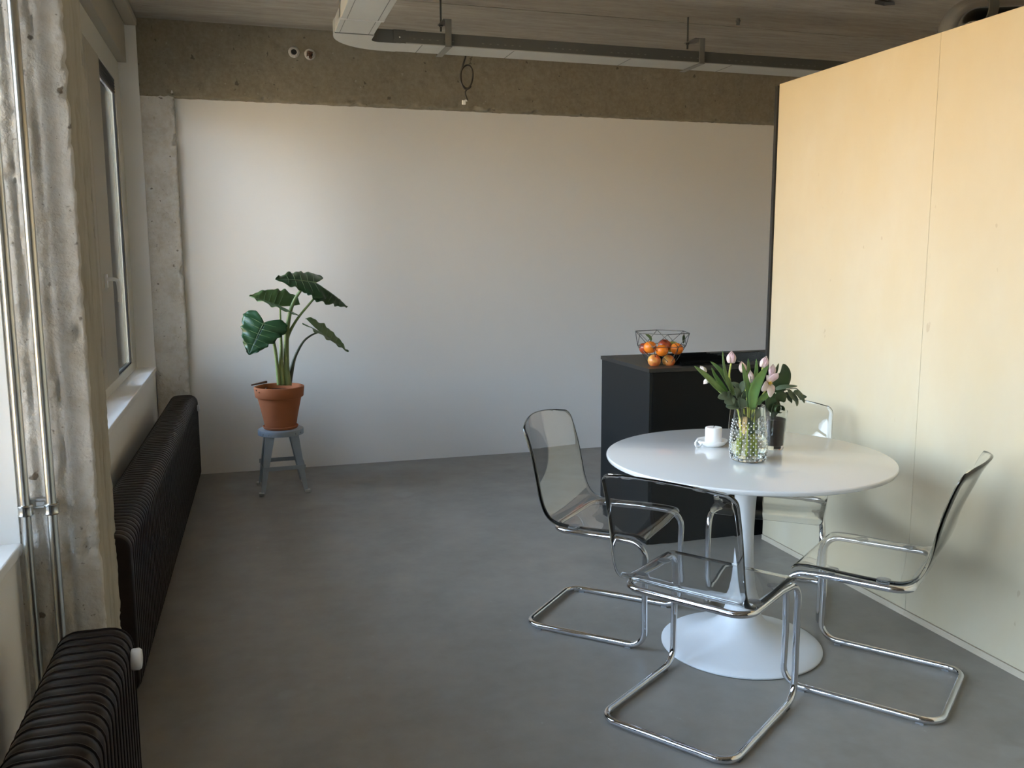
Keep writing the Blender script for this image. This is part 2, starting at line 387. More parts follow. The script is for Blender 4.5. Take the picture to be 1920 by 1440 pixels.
# plywood box
px0 = 2.597
part = struct(bpy.data.objects.new('wall_partition', None), 'pale plywood partition that stops short of the ceiling'); COL.objects.link(part)
for (y0, y1) in ((2.9325, 4.007), (1.714, 2.9315), (0.494, 1.711), (-0.726, 0.491)):
    g = MB(); g.box(px0, px0+0.018, y0, y1, 0.028, 2.335); g.obj('plywood_sheet', M['ply'], part, bevel=0.001, bseg=1)
    g = MB(); g.box(px0-0.004, px0+0.014, y0, y1, 0.0, 0.026); g.obj('base_strip', M['ply_edge'], part)
g = MB(); g.box(px0+0.02, 3.75, -0.726, 3.985, 0.0, 2.325); g.obj('core', M['edge_black'], part)
g = MB(); g.box(px0-0.009, px0+0.10, 4.009, 4.030, 0.93, 2.328); g.obj('black_edge', M['edge_black'], part)

# ------------------------------------------------------------------ windows
def window(name, y0, y1, posts, label, xi=-0.688, dp=0.045):
    wn = struct(bpy.data.objects.new(name, None), label); COL.objects.link(wn)
    z0, z1 = 0.765, 2.72
    g = MB(); g.box(xi-dp, xi-0.002, y0, y1, z0, z0+0.055); g.box(xi-dp, xi-0.002, y0, y1, 2.575, z1)
    ys = [y0]+[p for p in posts]+[y1]
    g.obj('head_and_base_rail', M['pvc'], wn, bevel=0.004)
    for (a, b) in posts_spans(y0, y1, posts):
        g = MB(); g.box(xi-dp, xi, a, b, z0+0.055, 2.575); g.obj('stile', M['board_and_shaded_pvc'] if 4.5 < a < 6 else M['pvc'], wn, bevel=0.004)  # middle stiles take the darker board colour as painted shade
    return wn
def posts_spans(y0, y1, posts): return posts

def pane(wn, y0, y1, z0=0.82, z1=2.575, xi=-0.688):
    g = MB(); g.box(xi-0.028, xi-0.022, y0, y1, z0, z1); g.obj('pane', M['pane'], wn)
    g = MB()
    for q in ((y0, y0+0.014, z0, z1), (y1-0.014, y1, z0, z1), (y0, y1, z0, z0+0.012), (y0, y1, z1-0.012, z1)):
        g.box(xi-0.020, xi-0.010, *q)
    g.obj('gasket', M['gasket'], wn)

w1 = window('window_1', 2.762, 6.37, [(2.762, 2.82), (4.93, 5.005), (5.022, 5.46), (6.14, 6.37)], 'tall cream framed casement window beyond the column')
pane(w1, 2.82, 4.93); pane(w1, 5.46, 6.14)
g = MB(); g.box(-0.704, -0.696, 5.46, 6.14, 2.485, 2.575)
for k in range(5): g.box(-0.697, -0.692, 5.47, 6.13, 2.492+k*0.017, 2.500+k*0.017)
g.obj('vent_grille', M['vent'], w1)
hd = MB(); hd.box(-0.690, -0.676, 5.135, 5.175, 1.335, 1.405); hd.tube(spline([(-0.683, 5.155, 1.378), (-0.640, 5.157, 1.378), (-0.632, 5.20, 1.36), (-0.632, 5.23, 1.30), (-0.634, 5.235, 1.255)], 5), 0.010, 8)
hd.obj('handle', M['handle'], w1, smooth=True, angle=0.7)
g = MB(); g.box(-0.70, -0.57, 2.75, 6.372, 0.737, 0.766); g.obj('sill', M['sill_paint'], w1, bevel=0.004)
g = MB(); g.box(-0.94, -0.573, 6.360, 6.375, 0.766, 2.95); g.obj('reveal', M['sill_paint'], w1)
w2 = window('window_2', 0.05, 2.49, [(0.05, 0.13), (0.92, 1.0), (1.60, 1.68), (2.41, 2.482)], 'bright window beside the near radiator', -0.86)
pane(w2, 0.13, 0.92, xi=-0.86); pane(w2, 1.0, 1.60, xi=-0.86); pane(w2, 1.68, 2.41, xi=-0.86)
g = MB(); g.box(-0.86, -0.57, 0.05, 2.488, 0.737, 0.766); g.obj('sill', M['sill_paint'], w2, bevel=0.004)
g = MB(); g.box(-0.94, -0.572, 2.480, 2.487, 0.766, 2.72); g.obj('reveal', M['paint'], w2)
w3 = window('window_3', -2.30, -0.87, [(-2.30, -2.22), (-1.62, -1.54), (-0.95, -0.87)], 'window behind the camera', -0.86)
pane(w3, -2.22, -1.62, xi=-0.86); pane(w3, -1.54, -0.95, xi=-0.86)
g = MB(); g.box(-0.86, -0.57, -2.30, -0.87, 0.737, 0.766); g.obj('sill', M['sill_paint'], w3, bevel=0.004)
g = MB(); g.box(-0.95, XL, YF-0.1, -2.31, -0.02, ZC+0.02); struct(g.obj('wall_left', M['plaster']), 'solid wall behind the camera')

# outdoors: sunlit yard and the low building across it
g = MB(); g.box(-120, -1.2, -90, 110, -7.2, -7.0); struct(g.obj('ground_outside', M['paving']), 'sunlit paved yard outside the windows')
g = MB(); g.box(-44, -34, -60, 80, -7.0, 4.6); struct(g.obj('building_outside', M['brick']), 'sunlit brick building across the yard')

# ------------------------------------------------------------------ radiators
def section_mesh(wd, z0, z1, th):
    rt, rb = 0.050, 0.035; out = []
    for (cx_, cz_, r, a0) in ((wd/2-rt, z1-rt, rt, 0), (-wd/2+rt, z1-rt, rt, 90), (-wd/2+rb, z0+rb, rb, 180), (wd/2-rb, z0+rb, rb, 270)):
        for k in range(7):
            a = math.radians(a0+90*k/6); out.append((cx_+r*math.cos(a), cz_+r*math.sin(a), math.cos(a), math.sin(a)))
    rings = ((-0.5, 0.013), (-0.40, 0.004), (-0.2, 0.0), (0.2, 0.0), (0.34, 0.002), (0.37, -0.002), (0.42, -0.002), (0.45, 0.004), (0.5, 0.013))
    V = []; F = []; n = len(out)
    for (yy, ins) in rings:
        for (x, z, nx, nz) in out: V.append((x-nx*ins, yy*th, z-nz*ins))
    for i in range(len(rings)-1):
        for k in range(n): F.append((i*n+k, i*n+(k+1) % n, (i+1)*n+(k+1) % n, (i+1)*n+k))
    F.append(tuple(range(n))); F.append(tuple(range((len(rings)-1)*n, len(rings)*n))[::-1])
    me = bpy.data.meshes.new('section'); me.from_pydata(V, [], F)
    bm = bmesh.new(); bm.from_mesh(me); bmesh.ops.recalc_face_normals(bm, faces=bm.faces); bm.to_mesh(me); bm.free()
    me.polygons.foreach_set('use_smooth', [True]*len(me.polygons)); me.set_sharp_from_angle(angle=0.6)
    me.materials.append(M['rad']); return me
PITCHR = 0.0418
sec = section_mesh(0.170, 0.055, 0.60, PITCHR-0.002)
def radiator(label, loc, rz, n):
    r = thing('ribbed_radiator', label, 'radiator', loc, rz, 'ribbed radiators under the windows')
    for i in range(n):
        s_ = link('section', sec, None, r); s_.location = (0, -(i+0.5)*PITCHR, 0)
    for k in (1, n//2, n-2):
        g = MB(); g.box(-0.05, 0.05, -k*PITCHR-0.012, -k*PITCHR+0.012, 0.0, 0.09); g.obj('foot', M['rad'], r)
    return r
r1 = radiator('dark brown ribbed radiator in the near corner, in front of the concrete column', (-0.378, 2.262, 0), 0.0, 40)
g = MB(); g.lathe([(0, 0), (0.024, 0), (0.026, 0.004), (0.026, 0.018), (0.022, 0.023), (0, 0.024)], 20)
k = g.obj('valve_knob', M['handle'], r1, smooth=True, angle=0.7); k.rotation_euler = (0, PI/2, 0); k.location = (0.086, -0.055, 0.535)
k['label'] = 'white round valve knob'
r2 = radiator('long dark brown ribbed radiator under the far window, behind the concrete column', (-0.395, 6.13, 0), math.radians(-1.3), 74)
g = MB(); g.lathe([(0, 0), (0.020, 0), (0.022, 0.004), (0.022, 0.014), (0, 0.018)], 16)
k = g.obj('valve_knob', M['handle'], r2, smooth=True, angle=0.7); k.rotation_euler = (0, PI/2, 0); k.location = (0.086, -0.05, 0.52)

# ------------------------------------------------------------------ conduits on the column
for (x, yy, lab) in ((-0.488, 2.452, 'galvanised conduit pipe on the column, nearer its chipped edge'), (-0.548, 2.452, 'galvanised conduit pipe on the column, nearer the window')):
    t = thing('conduit_pipe', lab, 'pipe', (x, yy, 0), 0, 'conduit pipes on the concrete column')
    g = MB(); g.tube([(0, 0, 0.03), (0, 0, 2.993)], 0.0122, 16); g.obj('pipe', M['galv'], t, smooth=True, angle=0.7)
    for z in (0.845, 2.30):
        g = MB(); g.lathe([(0.0125, 0), (0.0165, 0), (0.0185, 0.003), (0.0170, 0.006), (0.0170, 0.022), (0.0185, 0.025), (0.0165, 0.028), (0.0125, 0.028)], 24, (0, 0, z))
        c = g.obj('clamp', M['galv'], t, smooth=True, angle=0.6)
        g = MB(); g.box(-0.0022, 0.0022, -0.0192, -0.0155, z+0.002, z+0.026); g.obj('split', M['gasket'], c)
        g = MB(); g.box(-0.006, 0.006, 0.012, 0.037, z+0.008, z+0.020); g.obj('stud', M['galv'], c)
t = MB(); t.box(-0.548, -0.488, 2.473, 2.487, 0.855, 0.883); t.box(-0.530, -0.506, 2.470, 2.474, 0.862, 0.876)
tag(t.obj('clamp_rail', M['galv'], bevel=0.002), 'short zinc mounting rail joining the two pipe clamps on the column', 'bracket')

# ------------------------------------------------------------------ cable duct under the ceiling
d = thing('cable_duct', 'galvanised cable duct hung under the ceiling, bending towards the viewer', 'duct', (0, 0, 0))
ZB, ZT = 2.695, 2.765
g = MB(); g.box(0.90, 5.5, 5.25, 5.253, ZB+0.003, ZT); g.obj('side_panel', M['duct_dark'], d)
g = MB(); g.box(0.90, 5.5, 5.253, 5.462, ZB, ZB+0.004); g.box(0.90, 5.5, 5.459, 5.462, ZB, ZT); g.box(0.90, 5.5, 5.253, 5.459, ZT-0.003, ZT); g.obj('straight_run', M['duct'], d)
g = MB(); g.box(0.90, 5.5, 5.246, 5.254, ZB-0.001, ZB+0.004); g.obj('flange', M['duct'], d)
for x in (1.05, 1.60, 2.35, 3.05):
    g = MB(); g.box(x, x+0.004, 5.255, 5.460, ZB-0.0012, ZB+0.001); g.obj('joint', M['duct_dark'], d)
# rows of small slots along the dark side
g = MB()
for i in range(70):
    x = 1.0+i*0.045
    if i % 9 < 6: g.box(x, x+0.012, 5.2485, 5.2503, ZB+0.026, ZB+0.030)
o = g.obj('slots', M['strap'], d); o['kind'] = 'stuff'
# the bend: rounded outer corner, small inner corner
def arc(cx_, cy_, r, a0, a1, n=14): return [(cx_+r*math.cos(math.radians(a0+(a1-a0)*k/n)), cy_+r*math.sin(math.radians(a0+(a1-a0)*k/n))) for k in range(n+1)]
outer = [(0.538, 5.10)]+[(0.86+0.322*math.cos(math.radians(180-90*k/14)), 5.14+0.322*math.sin(math.radians(180-90*k/14))) for k in range(15)]+[(0.93, 5.462)]
inner = [(0.755, 5.10)]+[(0.80+0.045*math.cos(math.radians(180-90*k/6)), 5.205+0.045*math.sin(math.radians(180-90*k/6))) for k in range(7)]+[(0.93, 5.25)]
poly = outer+inner[::-1]; n = len(poly)
V = [(x, y, ZB-0.002) for x, y in poly]+[(x, y, ZT+0.001) for x, y in poly]
bo = mesh('bend', V, [tuple(range(n))[::-1], tuple(range(n, 2*n))]+[(i, (i+1) % n, (i+1) % n+n, i+n) for i in range(n)], M['duct'], d)
bo.data.materials.append(M['duct_dark'])
for f in bo.data.polygons:
    if len(f.vertices) == 4 and min(f.vertices) >= len(outer)-1: f.material_index = 1
g = MB(); g.box(0.885, 0.955, 5.243, 5.247, ZB-0.001, ZT+0.002); o = g.obj('splice_plate', M['duct_dark'], d)
g = MB(); g.sphere((0.92, 5.241, ZB+0.030), 0.006, 8, 6); g.obj('screw', M['steel'], o, smooth=True)
g = MB(); g.box(0.540, 0.753, 4.80, 5.10, ZB, ZT); g.obj('short_run', M['duct'], d, bevel=0.003)
g = MB(); g.box(0.532, 0.762, 4.755, 4.80, ZB-0.008, ZT+0.008); g.obj('collar', M['galv'], d, bevel=0.004)
g = MB(); g.box(0.536, 0.757, -2.9, 4.755, ZB-0.012, ZT); g.obj('long_run', M['duct'], d, bevel=0.003)
for x in (0.566, 0.722):
    g = MB(); g.box(x, x+0.003, -2.9, 4.752, ZB-0.0132, ZB-0.011); g.box(x, x+0.003, 4.805, 5.095, ZB-0.0012, ZB+0.001); g.obj('fold_line', M['duct_dark'], d)
g = MB(); g.box(0.542, 0.751, 5.099, 5.104, ZB-0.0035, ZB); g.obj('joint', M['duct_dark'], d)

for (xr, xs, lab) in ((1.185, 1.20, 'bent steel strap hanger under the cable duct, left of the wire coil'), (2.79, 2.825, 'bent steel strap hanger under the cable duct, right of the wire coil')):
    t = thing('duct_hanger', lab, 'bracket', (0, 0, 0), 0, 'strap hangers of the cable duct')
    g = MB(); g.tube([(xr, 5.36, 2.80), (xr, 5.36, 2.994)], 0.006, 10); g.obj('threaded_rod', M['duct_dark'], t, smooth=True)
    P = [(xr+0.002, 5.375, 2.838), (xs, 5.232, 2.838), (xs, 5.232, 2.689), (xs+0.004, 5.50, 2.689)]
    g = MB()
    for (a, b) in zip(P[:-1], P[1:]):
        lo = [min(a[i], b[i]) for i in range(3)]; hi = [max(a[i], b[i]) for i in range(3)]
        x0 = min(a[0], b[0])-0.018; x1 = max(a[0], b[0])+0.018
        g.box(x0, x1, lo[1]-0.003, hi[1]+0.003, lo[2]-0.002, hi[2]+0.002)
    g.obj('strap', M['strap'], t, bevel=0.001, bseg=1)
    g = MB(); g.lathe([(0, 0), (0.012, 0), (0.012, 0.009), (0, 0.009)], 6, (xr, 5.36, 2.827)); g.obj('nut', M['duct_dark'], t)
# wire coil hanging from the duct
YK = 5.47
pts = [at(868, 92, 1, 5.40), at(873, 104, 1, YK), at(869, 118, 1, YK)]
for k in range(0, 34):
    a = math.radians(150 + k*360*1.45/33); rr = 1.0-0.06*math.sin(k*0.7)
    pts.append(at(875+11.5*math.cos(a)*rr, 144-22.5*math.sin(a)*rr, 1, YK+0.008*math.sin(k*0.5)))
pts += [at(872, 172, 1, YK), at(877, 189, 1, YK)]
t = thing('wire_coil', 'dark electric wire hanging in a loop from the cable duct', 'wire', (0, 0, 0))
g = MB(); g.tube(spline(pts, 3), 0.0052, 8); g.obj('wire', M['cable'], t, smooth=True)
p = at(870, 192, 1, YK); g = MB(); g.box(p.x-0.012, p.x+0.010, p.y-0.006, p.y+0.006, p.z-0.013, p.z+0.013); g.box(p.x+0.004, p.x+0.022, p.y-0.004, p.y+0.004, p.z+0.006, p.z+0.017)
o = g.obj('connector', M['paint'], t, bevel=0.003); o['label'] = 'white terminal connector'
# pipe sleeves in the beam
for (px, py, lab, full) in ((551, 98, 'round pale pipe sleeve in the beam, empty with a dark hole', False), (581, 102, 'round pale pipe sleeve in the beam, stuffed with brown wadding', True)):
    p = at(px, py, 1, 6.362)
    t = thing('pipe_sleeve', lab, 'sleeve', (p.x, p.y, p.z), 0, 'pipe sleeves in the beam')
    g = MB(); g.lathe([(0.019, 0.0), (0.019, 0.016), (0.024, 0.018), (0.034, 0.012), (0.037, 0.0)], 28); o = g.obj('ring', M['concrete'], t, smooth=True, angle=0.8); o.rotation_euler = (PI/2, 0, 0)
    g = MB(); g.lathe([(0, 0.001), (0.0195, 0.001)], 20); o = g.obj('hole', M['edge_black'], t); o.rotation_euler = (PI/2, 0, 0); o.location = (0, -0.003, 0)
    if full:
        g = MB(); random.seed(5)
        for k in range(9): g.sphere((random.uniform(-0.014, 0.012), -0.016-random.uniform(0, 0.012), random.uniform(-0.024, 0.010)), random.uniform(0.007, 0.011), 6, 5)
        g.obj('wadding', M['stick'], t, smooth=True)
        g = MB(); g.sphere((-0.014, -0.030, -0.022), 0.006, 6, 5); g.obj('white_tip', M['paint'], t)
for (px, py) in ((1384, 36),):
    p = at(px, py, 2, ZC); g = MB(); g.tube([(p.x, p.y, ZC+0.005), (p.x, p.y, ZC-0.035)], 0.011, 8); g.lathe([(0, 0), (0.017, 0), (0.017, 0.008), (0, 0.008)], 6, (p.x, p.y, ZC-0.016))
    tag(g.obj('ceiling_bolt', M['duct_dark']), 'short rusty bolt end sticking out of the ceiling', 'bolt')
p = at(1658, 1, 2, ZC)
g = MB(); g.add([(p.x+dx, p.y+dy, ZC-0.012+dz) for dx, dy, dz in ((-0.08, -0.02, 0), (-0.03, -0.045, -0.01), (0.05, -0.03, 0), (0.085, 0.01, -0.004), (0.02, 0.035, 0.0), (-0.05, 0.02, -0.006))]+[(p.x, p.y, ZC-0.03), (p.x, p.y, ZC+0.002)],
          [(i, (i+1) % 6, 6) for i in range(6)]+[((i+1) % 6, i, 7) for i in range(6)])
tag(g.obj('ceiling_patch', M['edge_black']), 'small black ragged lump of tar on the ceiling', 'patch')
# ventilation pipe on top of the plywood box
t = thing('ventilation_pipe', 'shiny metal ventilation pipe with an elbow above the plywood partition', 'pipe', (2.982, 3.32, 2.325))
dv = Vector((0.93, -0.36, 0)).normalized()
P = [Vector((0, 0, 0)), Vector((0, 0, 0.215)), Vector((0, 0, 0.215))+dv*1.6+Vector((0, 0, 0.04))]
pp = fillet(P, 0.11, 10)
g = MB(); g.tube(pp, 0.049, 24); g.obj('elbow', pmat('spiral_pipe_metal', (0.62, 0.62, 0.60), 0.16, 1.0), t, smooth=True)
for s_ in (0.16, 0.36, 0.62):
    c = Vector((0, 0, 0.219))+dv*s_; g = MB(); g.tube([c-dv*0.02, c+dv*0.02], 0.0535, 24); g.obj('band', M['duct_dark'], t, smooth=True, angle=0.7)

# ------------------------------------------------------------------ kitchen island
IX, IY0, IY1, IZ = 1.948, 4.068, 4.705, 0.93
isl = thing('kitchen_island', 'matt black kitchen island beside the plywood partition', 'cabinet', (IX, IY0, 0))
g = MB(); g.box(0.006, 0.024, 0.006, IY1-IY0-0.004, 0.0, IZ-0.022); g.obj('side_panel', pmat('black_side_laminate', (0.010, 0.011, 0.0115), 0.45, **{'Specular IOR Level': 0.2}), isl, bevel=0.001, bseg=1)
for (a, b) in ((0.026, 0.62), (0.624, 1.22)):
    g = MB(); g.box(a, b, 0.006, 0.024, 0.0, IZ-0.022); g.obj('front_panel', M['black'], isl, bevel=0.001, bseg=1)
g = MB(); g.box(0.026, 1.22, 0.026, 0.3, 0.0, 0.80); g.obj('carcass', M['black'], isl)
# worktop with the sink cut-out
SX0, SX1, SY0, SY1 = 2.55, 2.93, 4.20, 4.628
g = MB(); g.box(IX, SX0, IY0, IY1, IZ-0.02, IZ); g.box(SX1, 3.2, IY0, IY1, IZ-0.02, IZ); g.box(SX0, SX1, IY0, SY0, IZ-0.02, IZ); g.box(SX0, SX1, SY1, IY1, IZ-0.02, IZ)
tag(g.obj('worktop', M['black_top']), 'thin dark worktop on the black kitchen island', 'worktop')
t = thing('sink', 'dark sink let into the black worktop next to the partition', 'sink', (0, 0, 0))
g = MB(); g.box(SX0, SX0+0.004, SY0, SY1, 0.77, IZ-0.003); g.box(SX1-0.004, SX1, SY0, SY1, 0.77, IZ-0.003); g.box(SX0, SX1, SY0, SY0+0.004, 0.77, IZ-0.003); g.box(SX0, SX1, SY1-0.004, SY1, 0.77, IZ-0.003); g.box(SX0, SX1, SY0, SY1, 0.765, 0.770)
g.obj('basin', M['steel'], t)
g = MB(); g.box(SX0-0.008, SX0, SY0, SY1, IZ-0.0005, IZ+0.0015); g.obj('rim', M['steel'], t)
g = MB(); g.lathe([(0, 0.0), (0.03, 0.0), (0.03, 0.003), (0, 0.004)], 20, (2.74, 4.41, 0.770)); g.obj('drain', M['chrome'], t)
# black rubber mat with ragged ribs
t = thing('dish_mat', 'low black ribbed mat on the worktop beside the fruit basket', 'mat', (0, 0, IZ))
g = MB(); g.box(2.16, 2.50, 4.13, 4.50, 0.0, 0.006); g.obj('base', M['rubber'], t, bevel=0.002)
for k in range(9):
    g = MB(); yy = 4.15+k*0.04; g.tube([(2.165+0.008*(k % 2), yy, 0.012), (2.30, yy, 0.014+0.004*math.sin(k)), (2.49, yy, 0.018)], 0.008, 6); g.obj('rib', M['rubber'], t)

# ------------------------------------------------------------------ dining table
TX, TY = 1.795, 2.891
t = thing('dining_table', 'round white pedestal dining table', 'table', (TX, TY, 0))
g = MB(); R_ = 0.527
g.lathe([(0, 0.729), (R_-0.012, 0.729), (R_-0.003, 0.733), (R_, 0.739), (R_, 0.745), (R_-0.002, 0.7485), (R_-0.005, 0.75), (0, 0.75)], 128)
g.obj('tabletop', M['white_gloss'], t, smooth=True, angle=0.5)
prof = [(0, 0.0), (0.298, 0.0), (0.303, 0.004), (0.303, 0.009), (0.298, 0.013), (0.27, 0.020), (0.23, 0.030), (0.19, 0.042), (0.15, 0.058), (0.115, 0.078), (0.088, 0.104), (0.068, 0.137), (0.054, 0.18),
        (0.045, 0.24), (0.0385, 0.32), (0.0355, 0.40), (0.0355, 0.47), (0.038, 0.55), (0.042, 0.62), (0.048, 0.69), (0.055, 0.729), (0, 0.729)]
g = MB(); g.lathe(prof, 96); g.obj('pedestal', M['white_metal'], t, smooth=True, angle=0.7)
g = MB(); g.lathe([(0.06, 0.722), (0.17, 0.722), (0.17, 0.729), (0.06, 0.729)], 40); g.obj('mounting_plate', M['white_metal'], t)

# ------------------------------------------------------------------ cantilever chairs
PROF = [(-0.016, 0.833), (-0.006, 0.815), (0.006, 0.79), (0.020, 0.75), (0.035, 0.70), (0.047, 0.65), (0.057, 0.60), (0.068, 0.55), (0.083, 0.505), (0.104, 0.474), (0.135, 0.456),
        (0.175, 0.450), (0.23, 0.449), (0.29, 0.450), (0.35, 0.4515), (0.41, 0.4525), (0.455, 0.451), (0.480, 0.446), (0.494, 0.437), (0.500, 0.426)]
def shell_mb():
    W = 0.225
    P = spline([(a, 0, b) for a, b in PROF], 3); n = len(P); nv = 20
    T = [(P[min(i+1, n-1)]-P[max(i-1, 0)]).normalized() for i in range(n)]
    L = [0.0]
    for i in range(1, n): L.append(L[-1]+(P[i]-P[i-1]).length)
    tot = L[-1]; V = []; F = []
    def half(i):
        d = min(L[i], tot-L[i]); rc = 0.040 if L[i] < tot/2 else 0.022
        return W-(rc-math.sqrt(max(0, rc*rc-(rc-d)**2)) if d < rc else 0)
    for side in (0, 1):
        for i in range(n):
            N = Vector((-T[i].z, 0, T[i].x))         # towards the sitter / up
            hw = half(i)
            zt = P[i].z; bow = max(0.0, (zt-0.50)/0.33); bow = 0.042*bow**1.2 if zt > 0.5 else 0.0
            seat = max(0.0, 1-abs(P[i].x-0.28)/0.22) if zt < 0.47 else 0.0
            th = 0.0110 if L[i] < tot*0.52 else 0.0110-0.0050*(L[i]/tot-0.52)/0.48
            th = th if L[i] > 0.30 else 0.0085+0.0025*L[i]/0.30
            for j in range(nv+1):
                v = -1+2*j/nv; c = 1-v*v
                p = P[i]+Vector((0, v*hw, 0))
                p.x -= bow*c; p.z += 0.016*c*max(0.0, (zt-0.74)/0.09) if zt > 0.74 else 0.0
                p.z -= 0.008*c*seat
                if side: p = p - N*th
                V.append(p)
    m_ = nv+1; off = n*m_
    for i in range(n-1):
        for j in range(nv):
            a = i*m_+j; F.append((a, a+1, a+m_+1, a+m_)); F.append((off+a, off+a+m_, off+a+m_+1, off+a+1))
    rim = [i*m_ for i in range(n)]+[(n-1)*m_+j for j in range(1, m_)]+[i*m_+nv for i in range(n-2, -1, -1)]+[j for j in range(nv-1, 0, -1)]
    for a, b in zip(rim, rim[1:]+rim[:1]): F.append((a, b, off+b, off+a))
    g = MB(); g.add(V, F); return g
def make_chair(label):
    t = thing('cantilever_chair', label, 'chair', (0, 0, 0), 0, 'cantilever chairs around the dining table')
    shell_mb().obj('shell', M['acrylic'], t, smooth=True, bevel=0.0014, bseg=2, angle=0.9)
    w_, zf, zs, rt = 0.2265, 0.0155, 0.4245, 0.0115
    P = []
    pts = [(0.115, 0, zs), (0.115, w_-0.012, zs), (0.38, w_-0.012, zs), (0.507, w_, zs-0.004), (0.503, w_, 0.2), (0.507, w_, zf), (0.0, w_, zf), (0.0, 0, zf)]
    half = fillet(pts, 0.062, 8)
    # bow the rear cross tube of the seat slightly backwards
    loop = half + [Vector((p.x, -p.y, p.z)) for p in half[::-1]][1:-1]
    g = MB(); g.tube(loop, rt, 14, closed=True); g.obj('tube_frame', M['chrome'], t, smooth=True)
    for sx_ in (0.20, 0.365):
        for sgn in (-1, 1):
            g = MB(); g.lathe([(0, 0), (0.011, 0), (0.013, 0.004), (0.022, 0.0065), (0.022, 0.0095), (0, 0.0095)], 22, (sx_, sgn*(w_-0.030), 0.4325)); o = g.obj('connector', M['disc'], t, smooth=True, angle=0.6)
    for (x, y) in ((0.44, 1), (0.44, -1), (0.06, 1), (0.06, -1)):
        g = MB(); g.box(x-0.012, x+0.012, y*w_-0.007, y*w_+0.007, 0.0, 0.006); g.obj('glide', M['disc'], t)
    return t
cA = make_chair('clear smoky plastic chair on chrome tube, nearest the long white wall, side on')
def place(o, mid, f): o.location = (mid[0], mid[1], 0); o.rotation_euler = (0, 0, math.atan2(f[1], f[0]))
cB = copy_tree(cA); cC = copy_tree(cA); cD = copy_tree(cA)
cB['label'] = 'clear smoky plastic chair in front of the table, backrest to the viewer'
cC['label'] = 'clear smoky plastic chair on chrome tube behind the table, its backrest showing window reflections'
cD['label'] = 'clear smoky plastic chair on chrome tube in front of the plywood partition, facing left'
place(cA, (1.205, 3.458), (0.719, -0.695))
place(cB, (1.182, 2.328), (0.815, 0.580))
place(cC, (2.317, 3.467), (-0.63, -0.777))
place(cD, (2.245, 2.288), (-0.617, 0.787))

# ------------------------------------------------------------------ candle on its dish
t = MB(); t.lathe([(0, 0.004), (0.031, 0.004), (0.0325, 0.006), (0.0325, 0.066), (0.031, 0.069), (0.026, 0.0695), (0.012, 0.067), (0, 0.0665)], 40)
c0 = (1.757, 3.088, 0.750)
cd = thing('candle', 'thick white pillar candle standing on the handled dish', 'candle', (1.763, 3.088, 0.7535)); t.obj('wax', M['wax'], cd, smooth=True, angle=0.6)
g = MB(); g.tube([(0, 0, 0.066), (0.001, 0.001, 0.072), (0.006, 0.001, 0.075)], 0.0012, 6); g.obj('wick', M['rubber'], cd)
ds = thing('candle_dish', 'white ceramic candle dish with a ring handle on the table', 'dish', c0)
g = MB(); g.lathe([(0, 0.0), (0.040, 0.0), (0.050, 0.006), (0.0595, 0.019), (0.0605, 0.0235), (0.0585, 0.0235), (0.0485, 0.010), (0.039, 0.0055), (0, 0.0055)], 48); g.obj('bowl', M['ceramic'], ds, smooth=True, angle=0.9)
g = MB(); g.tube([(-0.071+0.0155*math.cos(a), 0, 0.016+0.0135*math.sin(a)) for a in [2*PI*k/20 for k in range(20)]], 0.0045, 8, closed=True); o = g.obj('handle', M['ceramic'], ds, smooth=True); o.rotation_euler = (0, 0, 0.25)

# ------------------------------------------------------------------ bubbled vase with tulips
VX, VY, VZ = 1.752, 2.815, 0.750
vs = thing('glass_vase', 'clear bubbled glass vase holding the pink tulips', 'vase', (VX, VY, VZ))
vo = [(0, 0.0), (0.052, 0.0), (0.061, 0.006), (0.066, 0.020), (0.0675, 0.045), (0.066, 0.08), (0.063, 0.115), (0.059, 0.15), (0.056, 0.180), (0.0555, 0.200), (0.0550, 0.206), (0.053, 0.206), (0.0523, 0.198),
      (0.053, 0.176), (0.056, 0.145), (0.060, 0.110), (0.0628, 0.075), (0.0638, 0.045), (0.0625, 0.024), (0.055, 0.014), (0, 0.013)]
g = MB(); g.lathe(vo, 64); g.obj('glass_body', M['glass'], vs, smooth=True, angle=0.9)
def vr(z):
    q = vo[1:10]
    for (a, b) in zip(q[:-1], q[1:]):
        if a[1] <= z <= b[1]: return a[0]+(b[0]-a[0])*(z-a[1])/max(1e-6, b[1]-a[1])
    return 0.056
g = MB(); row = 0; z = 0.012
while z < 0.155:
    nn = 22
    for k in range(nn):
        a = 2*PI*(k+0.5*(row % 2))/nn; r = vr(z); g.sphere((r*math.cos(a), r*math.sin(a), z), 0.0026, 8, 6)
    z += 0.0105; row += 1
o = g.obj('bubbles', M['bubble'], vs, smooth=True); o['kind'] = 'stuff'
g = MB(); g.lathe([(0, 0.0145), (0.054, 0.0150), (0.0610, 0.025), (0.0630, 0.045), (0.0620, 0.075), (0.0605, 0.09), (0, 0.09)], 48); g.obj('water', M['water'], vs, smooth=True, angle=0.9)

